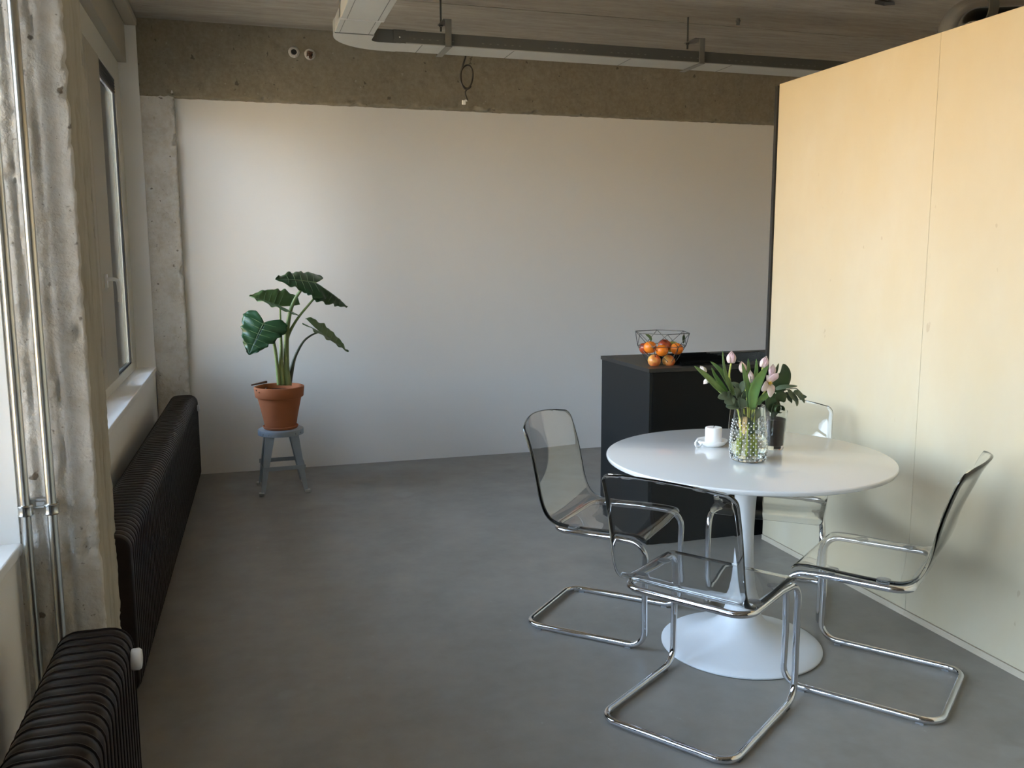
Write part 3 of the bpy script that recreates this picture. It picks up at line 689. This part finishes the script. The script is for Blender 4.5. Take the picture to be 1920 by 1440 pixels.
def vp(px, py, dy=0.0): return at(px, py, 1, VY+dy)
def blade(pts, wid, mat, parent, nrm=(0, -1, 0.4), fold=0.25, name='leaf', tip=1.0):
    """strap leaf along PTS, widest in the middle, slightly folded along its midrib"""
    P = spline(pts, 6); n = len(P); g = MB(); V = []; F = []; nr = Vector(nrm).normalized(); nv = 6
    for i, p in enumerate(P):
        t_ = (P[min(i+1, n-1)]-P[max(i-1, 0)]).normalized(); s_ = t_.cross(nr); s_ = s_.normalized() if s_.length > 1e-4 else Vector((1, 0, 0)); nn = s_.cross(t_)
        u = i/(n-1); h = wid*0.58*max(0.02, (math.sin(PI*min(1, 0.10+0.90*u**0.85)))**0.75)*(1 if u < 0.98 else 0.3)
        for j in range(nv+1):
            v = -1+2*j/nv; V.append(p+s_*(v*h)+nn*(abs(v)**1.5*fold*h))
    for i in range(n-1):
        for j in range(nv):
            a = i*(nv+1)+j; F.append((a, a+1, a+nv+2, a+nv+1))
    g.add(V, F); o = g.obj(name, mat, parent, smooth=True)
    md = o.modifiers.new('thick', 'SOLIDIFY'); md.thickness = 0.0009; return o
def bloom(c, axis, h, r, mat, parent, op=0.0, name='bloom'):
    """closed tulip head of six overlapping petals"""
    ax = Vector(axis).normalized(); e1 = ax.orthogonal().normalized(); e2 = ax.cross(e1); g = MB()
    for k in range(6):
        a0 = k*PI/3+0.3; lay = 0.93 if k % 2 else 1.0
        def fn(u, v, a0=a0, lay=lay):
            rad = r*lay*(math.sin(PI*min(1, (0.15+0.84*u)))**(0.5+0.55*u))*(1-0.15*u) + op*u*u*r
            wa = (0.62*math.sin(PI*min(1, 0.25+0.75*u))**0.8+0.02)*(v*2-1)
            a = a0+wa*1.35
            z = h*u*(1-0.06*(v*2-1)**2)
            return Vector(c)+ax*z+(e1*math.cos(a)+e2*math.sin(a))*rad
        g.grid(9, 6, fn)
    o = g.obj(name, mat, parent, smooth=True)
    md = o.modifiers.new('thick', 'SOLIDIFY'); md.thickness = 0.0008; return o
random.seed(11)
GT = 'pink tulips in the bubbled glass vase'
def tulip(label, head, neck, axis, h, r, mat='tulip', op=0.0, base=(0, 0), leaves=(), hd=0.0):
    t = thing('tulip', label, 'tulip', (0, 0, 0), 0, GT)
    hp = vp(head[0], head[1], hd); b = Vector((VX+base[0], VY+base[1], VZ+0.020))
    rim = Vector((VX+base[0]*0.2+(hp.x-VX)*0.22, VY+base[1]*0.2+hd*0.22, VZ+0.185))
    nk = vp(neck[0], neck[1], hd*0.8)
    g = MB(); g.tube(spline([b, rim, nk, hp], 6), 0.0034, 8); g.obj('stem', M['tstem'], t, smooth=True)
    if op < 0.5: bloom(hp, axis, h, r, M[mat], t, op)
    for (pl, wd, nrm, md) in leaves: blade([vp(*q) for q in pl], wd, M[md], t, nrm, 0.30)
    return t, hp
tulip('tallest closed pale pink tulip, upright at the top of the bouquet', (1371, 680.5), (1369, 715), (0.0, 0, 1), 0.044, 0.0185, 'tulip', 0, (-0.02, 0.01), [
    ([(1374, 742, -0.02), (1363, 715, -0.02), (1356, 685, -0.01), (1354.5, 657, 0.0)], 0.020, (0.6, -1, 0.1), 'tleaf')], 0.01)
tulip('pink tulip half hidden behind a leaf, second from the left of the tall heads', (1394, 697), (1397, 722), (-0.25, 0, 1), 0.040, 0.015, 'tulip', 0, (-0.01, -0.01), [
    ([(1403, 764, -0.03), (1402, 735, -0.04), (1396, 705, -0.03), (1391, 680, -0.02)], 0.026, (0.3, -1, 0.2), 'tleaf')], 0.0)
tulip('narrow pink tulip bud leaning in the middle of the bouquet', (1409, 717), (1409, 735), (-0.15, 0, 1), 0.046, 0.0125, 'tulip', 0, (0.0, 0.01), [
    ([(1405, 745, 0.02), (1404, 715, 0.02), (1403, 690, 0.02), (1402.5, 672, 0.02)], 0.018, (0.2, -1, 0), 'tleaf'),
    ([(1418, 725, 0.02), (1417, 705, 0.02), (1418, 690, 0.02), (1418, 673, 0.02)], 0.014, (-0.2, -1, 0), 'tleaf')], -0.01)
tulip('bright pink tulip high on the right of the bouquet', (1430, 689), (1424, 722), (0.35, 0, 1), 0.045, 0.0165, 'tulip', 0, (0.01, 0.0), [
    ([(1411, 768, -0.03), (1412, 738, -0.045), (1424, 710, -0.035), (1440, 686, -0.02)], 0.034, (-0.2, -1, 0.3), 'tleaf')], 0.02)
tulip('dusky pink tulip just behind the open tulip, right edge of the bouquet', (1447, 702), (1438, 728), (0.12, 0, 1), 0.040, 0.0140, 'tulip', 0, (0.02, 0.01), [
    ([(1421, 759, -0.02), (1427, 748, -0.03), (1437, 741, -0.03), (1446, 727, -0.02)], 0.020, (0.2, -1, 0.4), 'tleaf'),
    ([(1430, 735, 0.01), (1440, 715, 0.02), (1452, 700, 0.02), (1460, 681, 0.03)], 0.020, (0.2, -1, 0.2), 'dkleaf')], 0.02)
tulip('small cream tulip bud hanging under the long leaf at far left', (1327, 712), (1352, 735), (-0.75, 0, -0.65), 0.022, 0.009, 'tulip_white', 0, (-0.03, 0.0), [
    ([(1360, 738, -0.02), (1342, 725, -0.03), (1322, 705, -0.03), (1301, 686, -0.03)], 0.031, (0.5, -1, 0.6), 'tleaf')], -0.01)
tulip('cream tulip head mostly hidden behind the leftmost leaf', (1322, 698), (1345, 730), (-0.5, 0, 0.6), 0.032, 0.012, 'tulip_white', 0, (-0.02, 0.02), [
    ([(1364, 737, 0.0), (1352, 722, -0.01), (1340, 705, 0.0), (1333.5, 689, 0.0)], 0.020, (0.4, -1, 0.4), 'tleaf'),
    ([(1377, 740, 0.0), (1366, 722, -0.015), (1351, 697, -0.01), (1332, 678, 0.0)], 0.030, (0.5, -1, 0.5), 'tleaf')], 0.02)
# the open tulip
t, hp = tulip('wide open cream and pink tulip with yellow stamens, lowest on the right', (1441, 718), (1430, 742), (0.3, -1, 0.2), 0.03, 0.02, 'tulip_white', 1.0, (0.02, -0.01), [], -0.03)
for (tipx, tipy, dy, wd, mt) in ((1459, 700, -0.03, 0.026, 'tulip'), (1450, 697, -0.01, 0.022, 'tulip'), (1444, 745, -0.05, 0.030, 'tulip_white'), (1428, 733, -0.05, 0.026, 'tulip_white'), (1451, 738, -0.02, 0.022, 'tulip'), (1437, 703, 0.0, 0.018, 'tulip')):
    tp = vp(tipx, tipy, dy-0.03); mid = hp.lerp(tp, 0.5)+Vector((0, -0.010, 0.004))
    blade([hp, mid, tp], wd, M[mt], t, (0.1, -1, 0.2), -0.25, 'petal')
for k in range(5):
    a = k*1.257; g = MB(); g.tube([hp, hp+Vector((0.006*math.cos(a), -0.014, 0.006*math.sin(a)))], 0.0018, 6); g.obj('stamen', M['stamen'], t, smooth=True)
# grey green sprigs round the rim
GE = 'grey green leafy sprigs in the bubbled vase'
def sprig(label, pts, leaves, mat, grp, sc=0.030, dy=-0.03):
    t = thing('leafy_sprig', label, 'sprig', (0, 0, 0), 0, grp)
    g = MB(); g.tube(spline([vp(a, b, c) for a, b, c in pts], 5), 0.0016, 6); g.obj('twig', M['stalk_dk'], t, smooth=True)
    for (ax, ay, bx, by, k) in leaves:
        a = vp(ax, ay, dy); b = vp(bx, by, dy-0.012*k); blade([a, a.lerp(b, 0.5)+Vector((0, -0.004, 0.002)), b], sc*k, M[mat], t, (random.uniform(-0.4, 0.4), -1, random.uniform(0.1, 0.8)), 0.12)
    return t
sprig('grey green leafy sprig spilling over the left of the vase rim', [(1392, 800, 0), (1384, 765, -0.02), (1372, 745, -0.03), (1352, 742, -0.04)],
      [(1366, 741, 1346, 746, 0.9), (1376, 748, 1358, 755, 1.15), (1382, 757, 1361, 763, 1.1), (1372, 744, 1370, 761, 0.8), (1368, 742, 1364, 735, 0.7)], 'euc', GE)
sprig('grey green leafy sprig in the middle of the bouquet, below the tallest tulip', [(1396, 800, 0), (1390, 762, -0.03), (1385, 735, -0.03), (1376, 722, -0.03)],
      [(1388, 728, 1371, 717, 0.55), (1386, 735, 1395, 714, 0.8), (1386, 746, 1378, 727, 0.9), (1390, 752, 1397, 733, 0.9), (1390, 762, 1384, 746, 1.0), (1396, 765, 1388, 748, 0.9), (1384, 766, 1379, 750, 0.7)], 'euc', GE)
sprig('dark green leafy sprig hanging in the glass of the vase', [(1400, 838, 0), (1408, 800, -0.02), (1418, 765, -0.02)],
      [(1405, 800, 1396, 782, 0.9), (1408, 806, 1418, 790, 0.9), (1412, 785, 1424, 768, 0.9), (1396, 792, 1386, 775, 0.9), (1412, 800, 1404, 815, 0.8)], 'euc', GE, 0.028, 0.0)

# ------------------------------------------------------------------ glass planter with brown soil and dark leaves
PX, PY = 1.955, 2.965
pl = thing('glass_planter', 'glass planter filled with dark brown soil behind the tulip vase', 'planter', (PX, PY, 0.75))
g = MB(); g.lathe([(0, 0), (0.036, 0), (0.0385, 0.004), (0.0415, 0.05), (0.0455, 0.10), (0.049, 0.140), (0.0495, 0.150), (0.0480, 0.150), (0.0468, 0.135), (0.0435, 0.10), (0.0395, 0.05), (0.0370, 0.016), (0, 0.014)], 48); g.obj('glass_body', M['glass'], pl, smooth=True, angle=0.9)
g = MB(); g.lathe([(0, 0.0145), (0.0365, 0.0165), (0.0390, 0.05), (0.0430, 0.10), (0.0448, 0.118), (0.030, 0.122), (0, 0.118)], 36); g.obj('soil', M['brown'], pl, smooth=True, angle=0.9)
def pp_(px, py, dy=0.0): return at(px, py, 1, PY+dy)
t = thing('leafy_plant', 'dark green leafy plant growing in the glass planter', 'plant', (0, 0, 0))
g = MB()
for path in ([(1455, 785), (1452, 760), (1448, 735)], [(1453, 785), (1457, 755), (1466, 735), (1490, 728), (1500, 735)], [(1452, 785), (1447, 765), (1444, 750)]):
    g.tube(spline([pp_(a, b) for a, b in path], 5), 0.0018, 6)
g.obj('stem', M['stalk_dk'], t, smooth=True)
def leafp(pts, wd, nrm=(0, -1, 0.3), mat='dkleaf', fold=0.2): return blade([pp_(*q) for q in pts], wd, M[mat], t, nrm, fold)
leafp([(1452, 735, 0.02), (1462, 718, 0.01), (1470, 700, 0.01), (1468, 682, 0.0)], 0.058, (-0.1, -1, 0.3))
leafp([(1455, 730, 0.0), (1465, 727, -0.01), (1480, 725, -0.02), (1495, 724, -0.02)], 0.020, (0, -0.8, 1), 'euc')
leafp([(1478, 731, 0), (1483, 740, -0.01), (1492, 750, -0.01), (1494, 762, -0.02)], 0.026, (0.3, -1, 0.4), 'euc')
leafp([(1488, 734, 0), (1496, 738, -0.01), (1504, 744, -0.01), (1513, 744, -0.02)], 0.026, (0.3, -1, 0.6), 'euc')
leafp([(1493, 734, 0), (1499, 742, -0.01), (1504, 748, -0.01), (1508, 756, -0.02)], 0.024, (0.3, -1, 0.4), 'euc')
leafp([(1475, 735, 0), (1477, 742, -0.01), (1481, 750, -0.01), (1484, 756, -0.02)], 0.022, (0.2, -1, 0.3), 'euc')
leafp([(1468, 733, 0), (1469, 740, -0.01), (1471, 748, -0.01), (1471, 754, -0.01)], 0.016, (0.2, -1, 0.3), 'euc')
leafp([(1455, 760, 0), (1459, 750, -0.02), (1466, 742, -0.02), (1476, 742, -0.02)], 0.040, (0, -1, 0.6))
leafp([(1450, 770, 0), (1446, 758, -0.02), (1446, 745, -0.02), (1452, 735, -0.01)], 0.040, (-0.3, -1, 0.3))
leafp([(1448, 782, 0), (1453, 770, -0.02), (1455, 758, -0.02), (1450, 748, -0.01)], 0.036, (0.1, -1, 0.2))
g = MB(); cpt = pp_(1460, 767, -0.03)
g.grid(28, 3, lambda u, v: cpt+Vector((0.021*math.cos(-0.4+u*5.6), (v-0.5)*0.022, 0.017*math.sin(-0.4+u*5.6)))*(1-0.12*u)); o = g.obj('curled_leaf', M['dkleaf'], t, smooth=True)
o.modifiers.new('thick', 'SOLIDIFY').thickness = 0.0015

# ------------------------------------------------------------------ fruit basket on the island
BX, BY, BZ = 2.098, 4.235, IZ
t = thing('fruit_basket', 'geometric wire fruit basket on the black worktop', 'basket', (BX, BY, BZ))
def ring(r, z, n, a0): return [Vector((r*math.cos(a0+2*PI*k/n), r*math.sin(a0+2*PI*k/n), z)) for k in range(n)]
Rt = ring(0.148, 0.168, 6, 0.25); Rm = ring(0.128, 0.100, 6, 0.25+PI/6); Rl = ring(0.120, 0.060, 6, 0.25); Rb = ring(0.070, 0.004, 6, 0.25+PI/6)
def wires(name, segs, r=0.0017):
    g = MB()
    for a, b in segs: g.tube([a, b], r, 6)
    return g.obj(name, M['wire'], t)
wires('top_rim', [(Rt[k], Rt[(k+1) % 6]) for k in range(6)], 0.0023)
wires('upper_lattice', [(Rt[k], Rm[k]) for k in range(6)]+[(Rt[(k+1) % 6], Rm[k]) for k in range(6)])
wires('middle_ring', [(Rm[k], Rm[(k+1) % 6]) for k in range(6)])
wires('lower_lattice', [(Rm[k], Rb[k]) for k in range(6)]+[(Rm[k], Rb[(k+1) % 6]) for k in range(6)])
wires('base_ring', [(Rb[k], Rb[(k+1) % 6]) for k in range(6)]+[(Rb[0], Rb[3]), (Rb[1], Rb[4])])
GF = 'fruit in the wire basket'
def fruit(kind, label, px, py, Y, r, mat, sq=0.94, ax=(0, 0, 1)):
    p = at(px, py, 1, Y)
    t = thing(kind, label, kind, tuple(p), random.uniform(0, 6), GF)
    prof = []
    for i in range(15):
        a = PI*i/14; rr = r*math.sin(a); zz = -r*sq*math.cos(a)
        if kind == 'apple':
            zz -= (0.30*r*math.exp(-(rr/(0.33*r))**2) if zz > 0 else -0.18*r*math.exp(-(rr/(0.3*r))**2)); rr *= 1.0+0.08*math.cos(a-0.3)*-1
        else: zz -= 0.06*r*math.exp(-(rr/(0.2*r))**2)*(1 if zz > 0 else -1)
        prof.append((rr if 0 < i < 14 else 0, zz))
    g = MB(); g.lathe(prof, 24); g.obj('flesh', M[mat], t, smooth=True)
    g = MB()
    if kind == 'apple': g.tube([(0, 0, r*0.55), (0.002, 0, r*0.85), (0.005, 0, r*1.05)], 0.0014, 6)
    else: g.lathe([(0, 0), (0.0035, 0), (0.003, 0.002), (0, 0.0025)], 8, (0, 0, r*sq*0.94))
    g.obj('stalk', M['stick'], t, smooth=True)
    t.rotation_euler = Vector(ax).to_track_quat('Z', 'Y').to_euler()
    return t
oL = fruit('orange', 'orange with a green leaf, left in the wire basket', 1219, 651, 4.195, 0.0335, 'orange', 0.94, (0.2, -0.3, 1))
g = MB(); o_ = Vector((0.004, -0.004, 0.033))
blade([o_, o_+Vector((-0.012, -0.004, 0.020)), o_+Vector((-0.040, -0.006, 0.040))], 0.020, M['leaf_lt'], oL, (0.5, -1, 0.5), 0.2)
oL.rotation_euler = (0, 0, 0)
fruit('orange', 'orange in the middle of the wire basket, in front', 1241, 657, 4.160, 0.0325, 'orange')
fruit('orange', 'orange at the right side of the wire basket', 1269, 654, 4.215, 0.0335, 'orange', 0.93, (0.3, 0, 1))
fruit('apple', 'yellow and red apple low in the basket, left', 1227, 676, 4.185, 0.0345, 'apple', 0.9, (0.2, 0.8, -0.5))
fruit('apple', 'yellow and red apple low in the basket, right', 1254, 677, 4.190, 0.0350, 'apple', 0.9, (-0.3, 0.6, -0.7))
fruit('apple', 'red apple at the back left of the basket, behind the leafed orange', 1210, 653, 4.265, 0.034, 'apple_red')
fruit('apple', 'dark red apple at the back middle of the basket', 1246, 648, 4.265, 0.036, 'apple_red', 0.9, (0.2, -0.5, 1))
fruit('apple', 'yellow green apple at the back right of the basket', 1260, 650, 4.290, 0.034, 'apple_green')
p = at(1280, 640, 1, 4.20)
t = thing('dried_leaf', 'dark withered leaf hooked on the right of the basket rim', 'leaf', tuple(p))
blade([(0.004, 0, 0.032), (0, -0.004, 0.012), (0.006, 0, -0.012)], 0.016, M['dkleaf'], t, (0.2, -1, 0), 0.5, 'leaf_blade')
g = MB(); g.tube([(0.004, 0, 0.032), (0.0, 0.0, 0.045)], 0.0012, 6); g.obj('leaf_stalk', M['stick'], t)

# ------------------------------------------------------------------ metal stool
SX, SY = 0.203, 5.850
st = thing('metal_stool', 'small grey painted metal stool by the white wall', 'stool', (SX, SY, 0), math.radians(2))
g = MB(); g.lathe([(0, 0.400), (0.137, 0.400), (0.142, 0.398), (0.1435, 0.393), (0.1435, 0.365), (0.1405, 0.365), (0.1405, 0.392), (0, 0.395)], 56); g.obj('seat', M['stool'], st, smooth=True, angle=0.6)
for (ax, ay) in ((-1, -1), (1, -1), (1, 1), (-1, 1)):
    tx, ty = ax*0.098, ay*0.098; bx_, by_ = ax*0.143, ay*0.148
    g = MB()
    # folded sheet leg: two flanges meeting at the outer corner, tapering downwards
    for (dx, dy) in ((-ax, 0), (0, -ay)):
        wt, wb = 0.056, 0.021
        q = [Vector((tx, ty, 0.388)), Vector((tx+dx*wt, ty+dy*wt, 0.388)), Vector((bx_+dx*wb, by_+dy*wb, 0.010)), Vector((bx_, by_, 0.010))]
        nrm = (q[1]-q[0]).cross(q[3]-q[0]).normalized()*0.0022
        g.add([p-nrm for p in q]+[p+nrm for p in q], [(0, 1, 2, 3), (7, 6, 5, 4), (0, 4, 5, 1), (1, 5, 6, 2), (2, 6, 7, 3), (3, 7, 4, 0)])
    lg = g.obj('leg', M['stool'], st)
    g = MB(); g.box(bx_-0.016, bx_+0.016, by_-0.016, by_+0.016, 0.0, 0.020); g.obj('foot', M['galv'], lg, bevel=0.003)
    for k in (0, 1):
        g = MB(); a = math.atan2(ay, ax)+(-0.16, 0.16)[k]; g.sphere((0.1435*math.cos(a), 0.1435*math.sin(a), 0.379), 0.005, 8, 6); g.obj('rivet', M['stool'], lg, smooth=True)
def leg_at(ax, ay, z): f = (0.388-z)/0.378; return (ax*(0.098+0.045*f), ay*(0.098+0.050*f))
zb = 0.165
cs = [leg_at(-1, -1, zb), leg_at(1, -1, zb), leg_at(1, 1, zb), leg_at(-1, 1, zb)]
for i in range(4):
    a, b = Vector((*cs[i], zb)), Vector((*cs[(i+1) % 4], zb)); dd = (b-a).normalized(); nn = Vector((dd.y, -dd.x, 0))
    g = MB(); pth = [a-dd*0.012+nn*0.004, a.lerp(b, 0.5)+nn*0.010, b+dd*0.012+nn*0.004]; V = []
    for p in spline(pth, 6):
        V += [p+Vector((0, 0, -0.013))-nn*0.0015, p+Vector((0, 0, 0.013))-nn*0.0015, p+Vector((0, 0, 0.013))+nn*0.0015, p+Vector((0, 0, -0.013))+nn*0.0015]
    m_ = len(V)//4; F = [(i_*4+k, i_*4+(k+1) % 4, i_*4+4+(k+1) % 4, i_*4+4+k) for i_ in range(m_-1) for k in range(4)]+[(3, 2, 1, 0), tuple((m_-1)*4+k for k in range(4))]
    g.add(V, F); g.obj('stretcher', M['stool'], st)

# ------------------------------------------------------------------ potted elephant ear plant
PT = thing('potted_plant', 'large leafy elephant ear plant in a terracotta pot on the metal stool', 'plant', (SX, SY, 0.4005))
g = MB(); g.lathe([(0, 0), (0.098, 0), (0.106, 0.004), (0.112, 0.018), (0.1085, 0.020), (0.100, 0.010), (0, 0.008)], 48); o = g.obj('saucer', M['terracotta'], PT, smooth=True, angle=0.7)
g = MB(); g.lathe([(0, 0.0095), (0.090, 0.0095), (0.096, 0.014), (0.137, 0.205), (0.148, 0.207), (0.151, 0.211), (0.157, 0.268), (0.155, 0.273), (0.149, 0.275), (0.145, 0.272), (0.138, 0.215), (0.134, 0.215), (0.100, 0.025), (0, 0.022)], 64)
g.obj('pot', M['terracotta'], PT, smooth=True, angle=0.6)
g = MB(); random.seed(2)
g.grid(24, 24, lambda u, v: (0.138*math.sqrt(v)*math.cos(2*PI*u), 0.138*math.sqrt(v)*math.sin(2*PI*u), 0.236+0.010*noise.noise(Vector((u*9, v*9, 0)))))
g.obj('soil', M['soil'], PT, smooth=True)
g = MB()
for k in range(6): g.tube([(-0.10+random.uniform(-0.03, 0.04), -0.06+random.uniform(-0.04, 0.05), 0.250), (-0.10+random.uniform(-0.05, 0.05), -0.03+random.uniform(-0.05, 0.05), 0.262)], 0.005, 5)
g.obj('bark_chips', M['stick'], PT)
off = Vector((SX, SY, 0.4005))
def L(px, py, dy=0.0): return at(px, py, 1, SY+dy)-off
def stalk(pts, radii, mat, name='stalk'):
    P = spline([L(*q) for q in pts], 6); n = len(P); R = []
    for i in range(n):
        u = i/(n-1)*(len(radii)-1); k = min(int(u), len(radii)-2); R.append(radii[k]+(radii[k+1]-radii[k])*(u-k))
    g = MB(); g.tube(P, R, 12); return g.obj(name, M[mat], PT, smooth=True)
stalk([(540, 722, 0), (537, 690, 0.0), (537, 640, 0), (541, 600, 0.0), (549, 570, -0.01), (563, 546, -0.02), (575, 536, -0.02)], (0.024, 0.019, 0.016, 0.013, 0.011, 0.009, 0.007), 'stalk')
stalk([(530, 722, -0.01), (527, 690, -0.01), (527, 650, 0.0), (526, 610, 0.02), (525, 573, 0.03)], (0.019, 0.015, 0.010, 0.007, 0.005), 'stalk')
stalk([(538, 650, 0.01), (540, 630, 0.01), (556, 600, 0.01), (580, 570, 0.02), (603, 544, 0.03)], (0.012, 0.011, 0.008, 0.007, 0.006), 'stalk')
stalk([(523, 722, -0.02), (520, 690, -0.02), (516, 655, -0.03), (510, 630, -0.06), (502, 612, -0.09), (496, 606, -0.10)], (0.013, 0.011, 0.010, 0.008, 0.007, 0.006), 'stalk')
stalk([(541, 722, 0.02), (545, 700, 0.03), (553, 670, 0.04), (568, 642, 0.05), (583, 629, 0.05), (600, 622, 0.06)], (0.021, 0.017, 0.010, 0.007, 0.006, 0.005), 'stalk_dk')
def ear(A, T, up, W, lobe, fold=0.25, droop=0.12, mat='leaf', wave=0.05, seed=0, cup=0.0):
    """arrow shaped leaf: A where the stalk joins, T the tip, two rounded lobes behind A"""
    A = Vector(A); T = Vector(T); X = (T-A); Ln = X.length; X.normalize(); Z = Vector(up); Z = (Z-X*Z.dot(X)).normalized(); Y = Z.cross(X)
    def wid(u):
        if u >= 0: return W*0.5*((1-u)**0.78)*(1+0.30*u)
        k = -u/lobe; return 0.27*W+0.23*W*math.sqrt(max(0.0, 1-k**2.4))
    g = MB()
    for s_ in (-1, 1):
        def fn(a, b, s_=s_):
            u = -lobe*0.999+(1+lobe*0.999)*a; o_ = wid(u); inn = 0.0 if u >= 0 else 0.27*W*(-u/lobe)**1.1*(1-0.25*(1+u/lobe))
            y = inn+(o_-inn)*b
            wv = (math.sin(a*27+seed*2.1+s_)+0.5*math.sin(a*47+seed))*wave*b**3*W*0.36
            y += (math.sin(a*38+seed+s_*2)+0.6*math.sin(a*61+seed))*0.014*W*b**4*(1 if a < 0.97 else 0)
            z = fold*y - droop*Ln*(max(u, 0)**2) - droop*0.8*Ln*(min(u, 0)/lobe)**2*lobe + wv - cup*(y*y)/W + 0.012*W*math.sin(a*22+b*5)*b
            return A+X*(u*Ln)+Y*(s_*y)+Z*z
        g.grid(56, 9, fn)
    o = g.obj('leaf', M[mat], PT, smooth=True)
    o.modifiers.new('thick', 'SOLIDIFY').thickness = 0.0014
    # pale midrib and side veins
    v = MB()
    mid = [A+X*(u*Ln)+Z*(-droop*Ln*u*u+0.002) for u in [k/10 for k in range(10)]]
    v.tube(mid, [0.0035*(1-k/11) for k in range(10)], 6)
    for s_ in (-1, 1):
        for k in range(5):
            u0 = 0.05+0.16*k; pts_ = []
            for q in range(5):
                f = q/4*0.86; u = u0-0.10*f+0.14*f*(k/4); y = f*wid(u); pts_.append(A+X*(u*Ln)+Y*(s_*y)+Z*(fold*y-droop*Ln*max(u, 0)**2-cup*y*y/W+0.0018))
            v.tube(pts_, [0.0018, 0.0016, 0.0013, 0.001, 0.0006], 5)
    v.obj('vein', M['vein'], o, smooth=True)
    return o
ear(L(592, 530, -0.02), L(519, 517, -0.10), (-0.05, -0.75, 1), 0.27, 0.28, 0.10, 0.10, 'leaf', 0.06, 1, 0.5)
ear(L(605, 540, 0.02), L(655, 570, 0.02), (0.35, -0.35, 1), 0.26, 0.42, -0.25, 0.12, 'leaf', 0.07, 2, 0.3)
ear(L(525, 574, 0.04), L(468, 553, 0.02), (-0.2, -0.5, 1), 0.26, 0.62, 0.40, 0.05, 'leaf_lt', 0.06, 3)
ear(L(495, 605, -0.10), L(465, 663, -0.17), (-0.35, -1, 0.35), 0.30, 0.26, 0.05, 0.10, 'leaf', 0.05, 4, 0.3)
ear(L(600, 622, 0.05), L(655, 657, 0.03), (0.45, -0.35, 1), 0.20, 0.55, 0.22, 0.06, 'leaf_lt', 0.07, 5)
ear(L(530, 622, 0.0), L(528, 600, 0.0), (0.6, -1, 0.1), 0.075, 0.3, 0.6, 0.0, 'leaf_lt', 0.05, 6)
g = MB(); g.tube([L(500, 716, -0.10), L(485, 719, -0.13), L(471, 722, -0.14)], [0.008, 0.006, 0.005], 6); g.obj('dry_stick', M['stick'], PT, smooth=True)
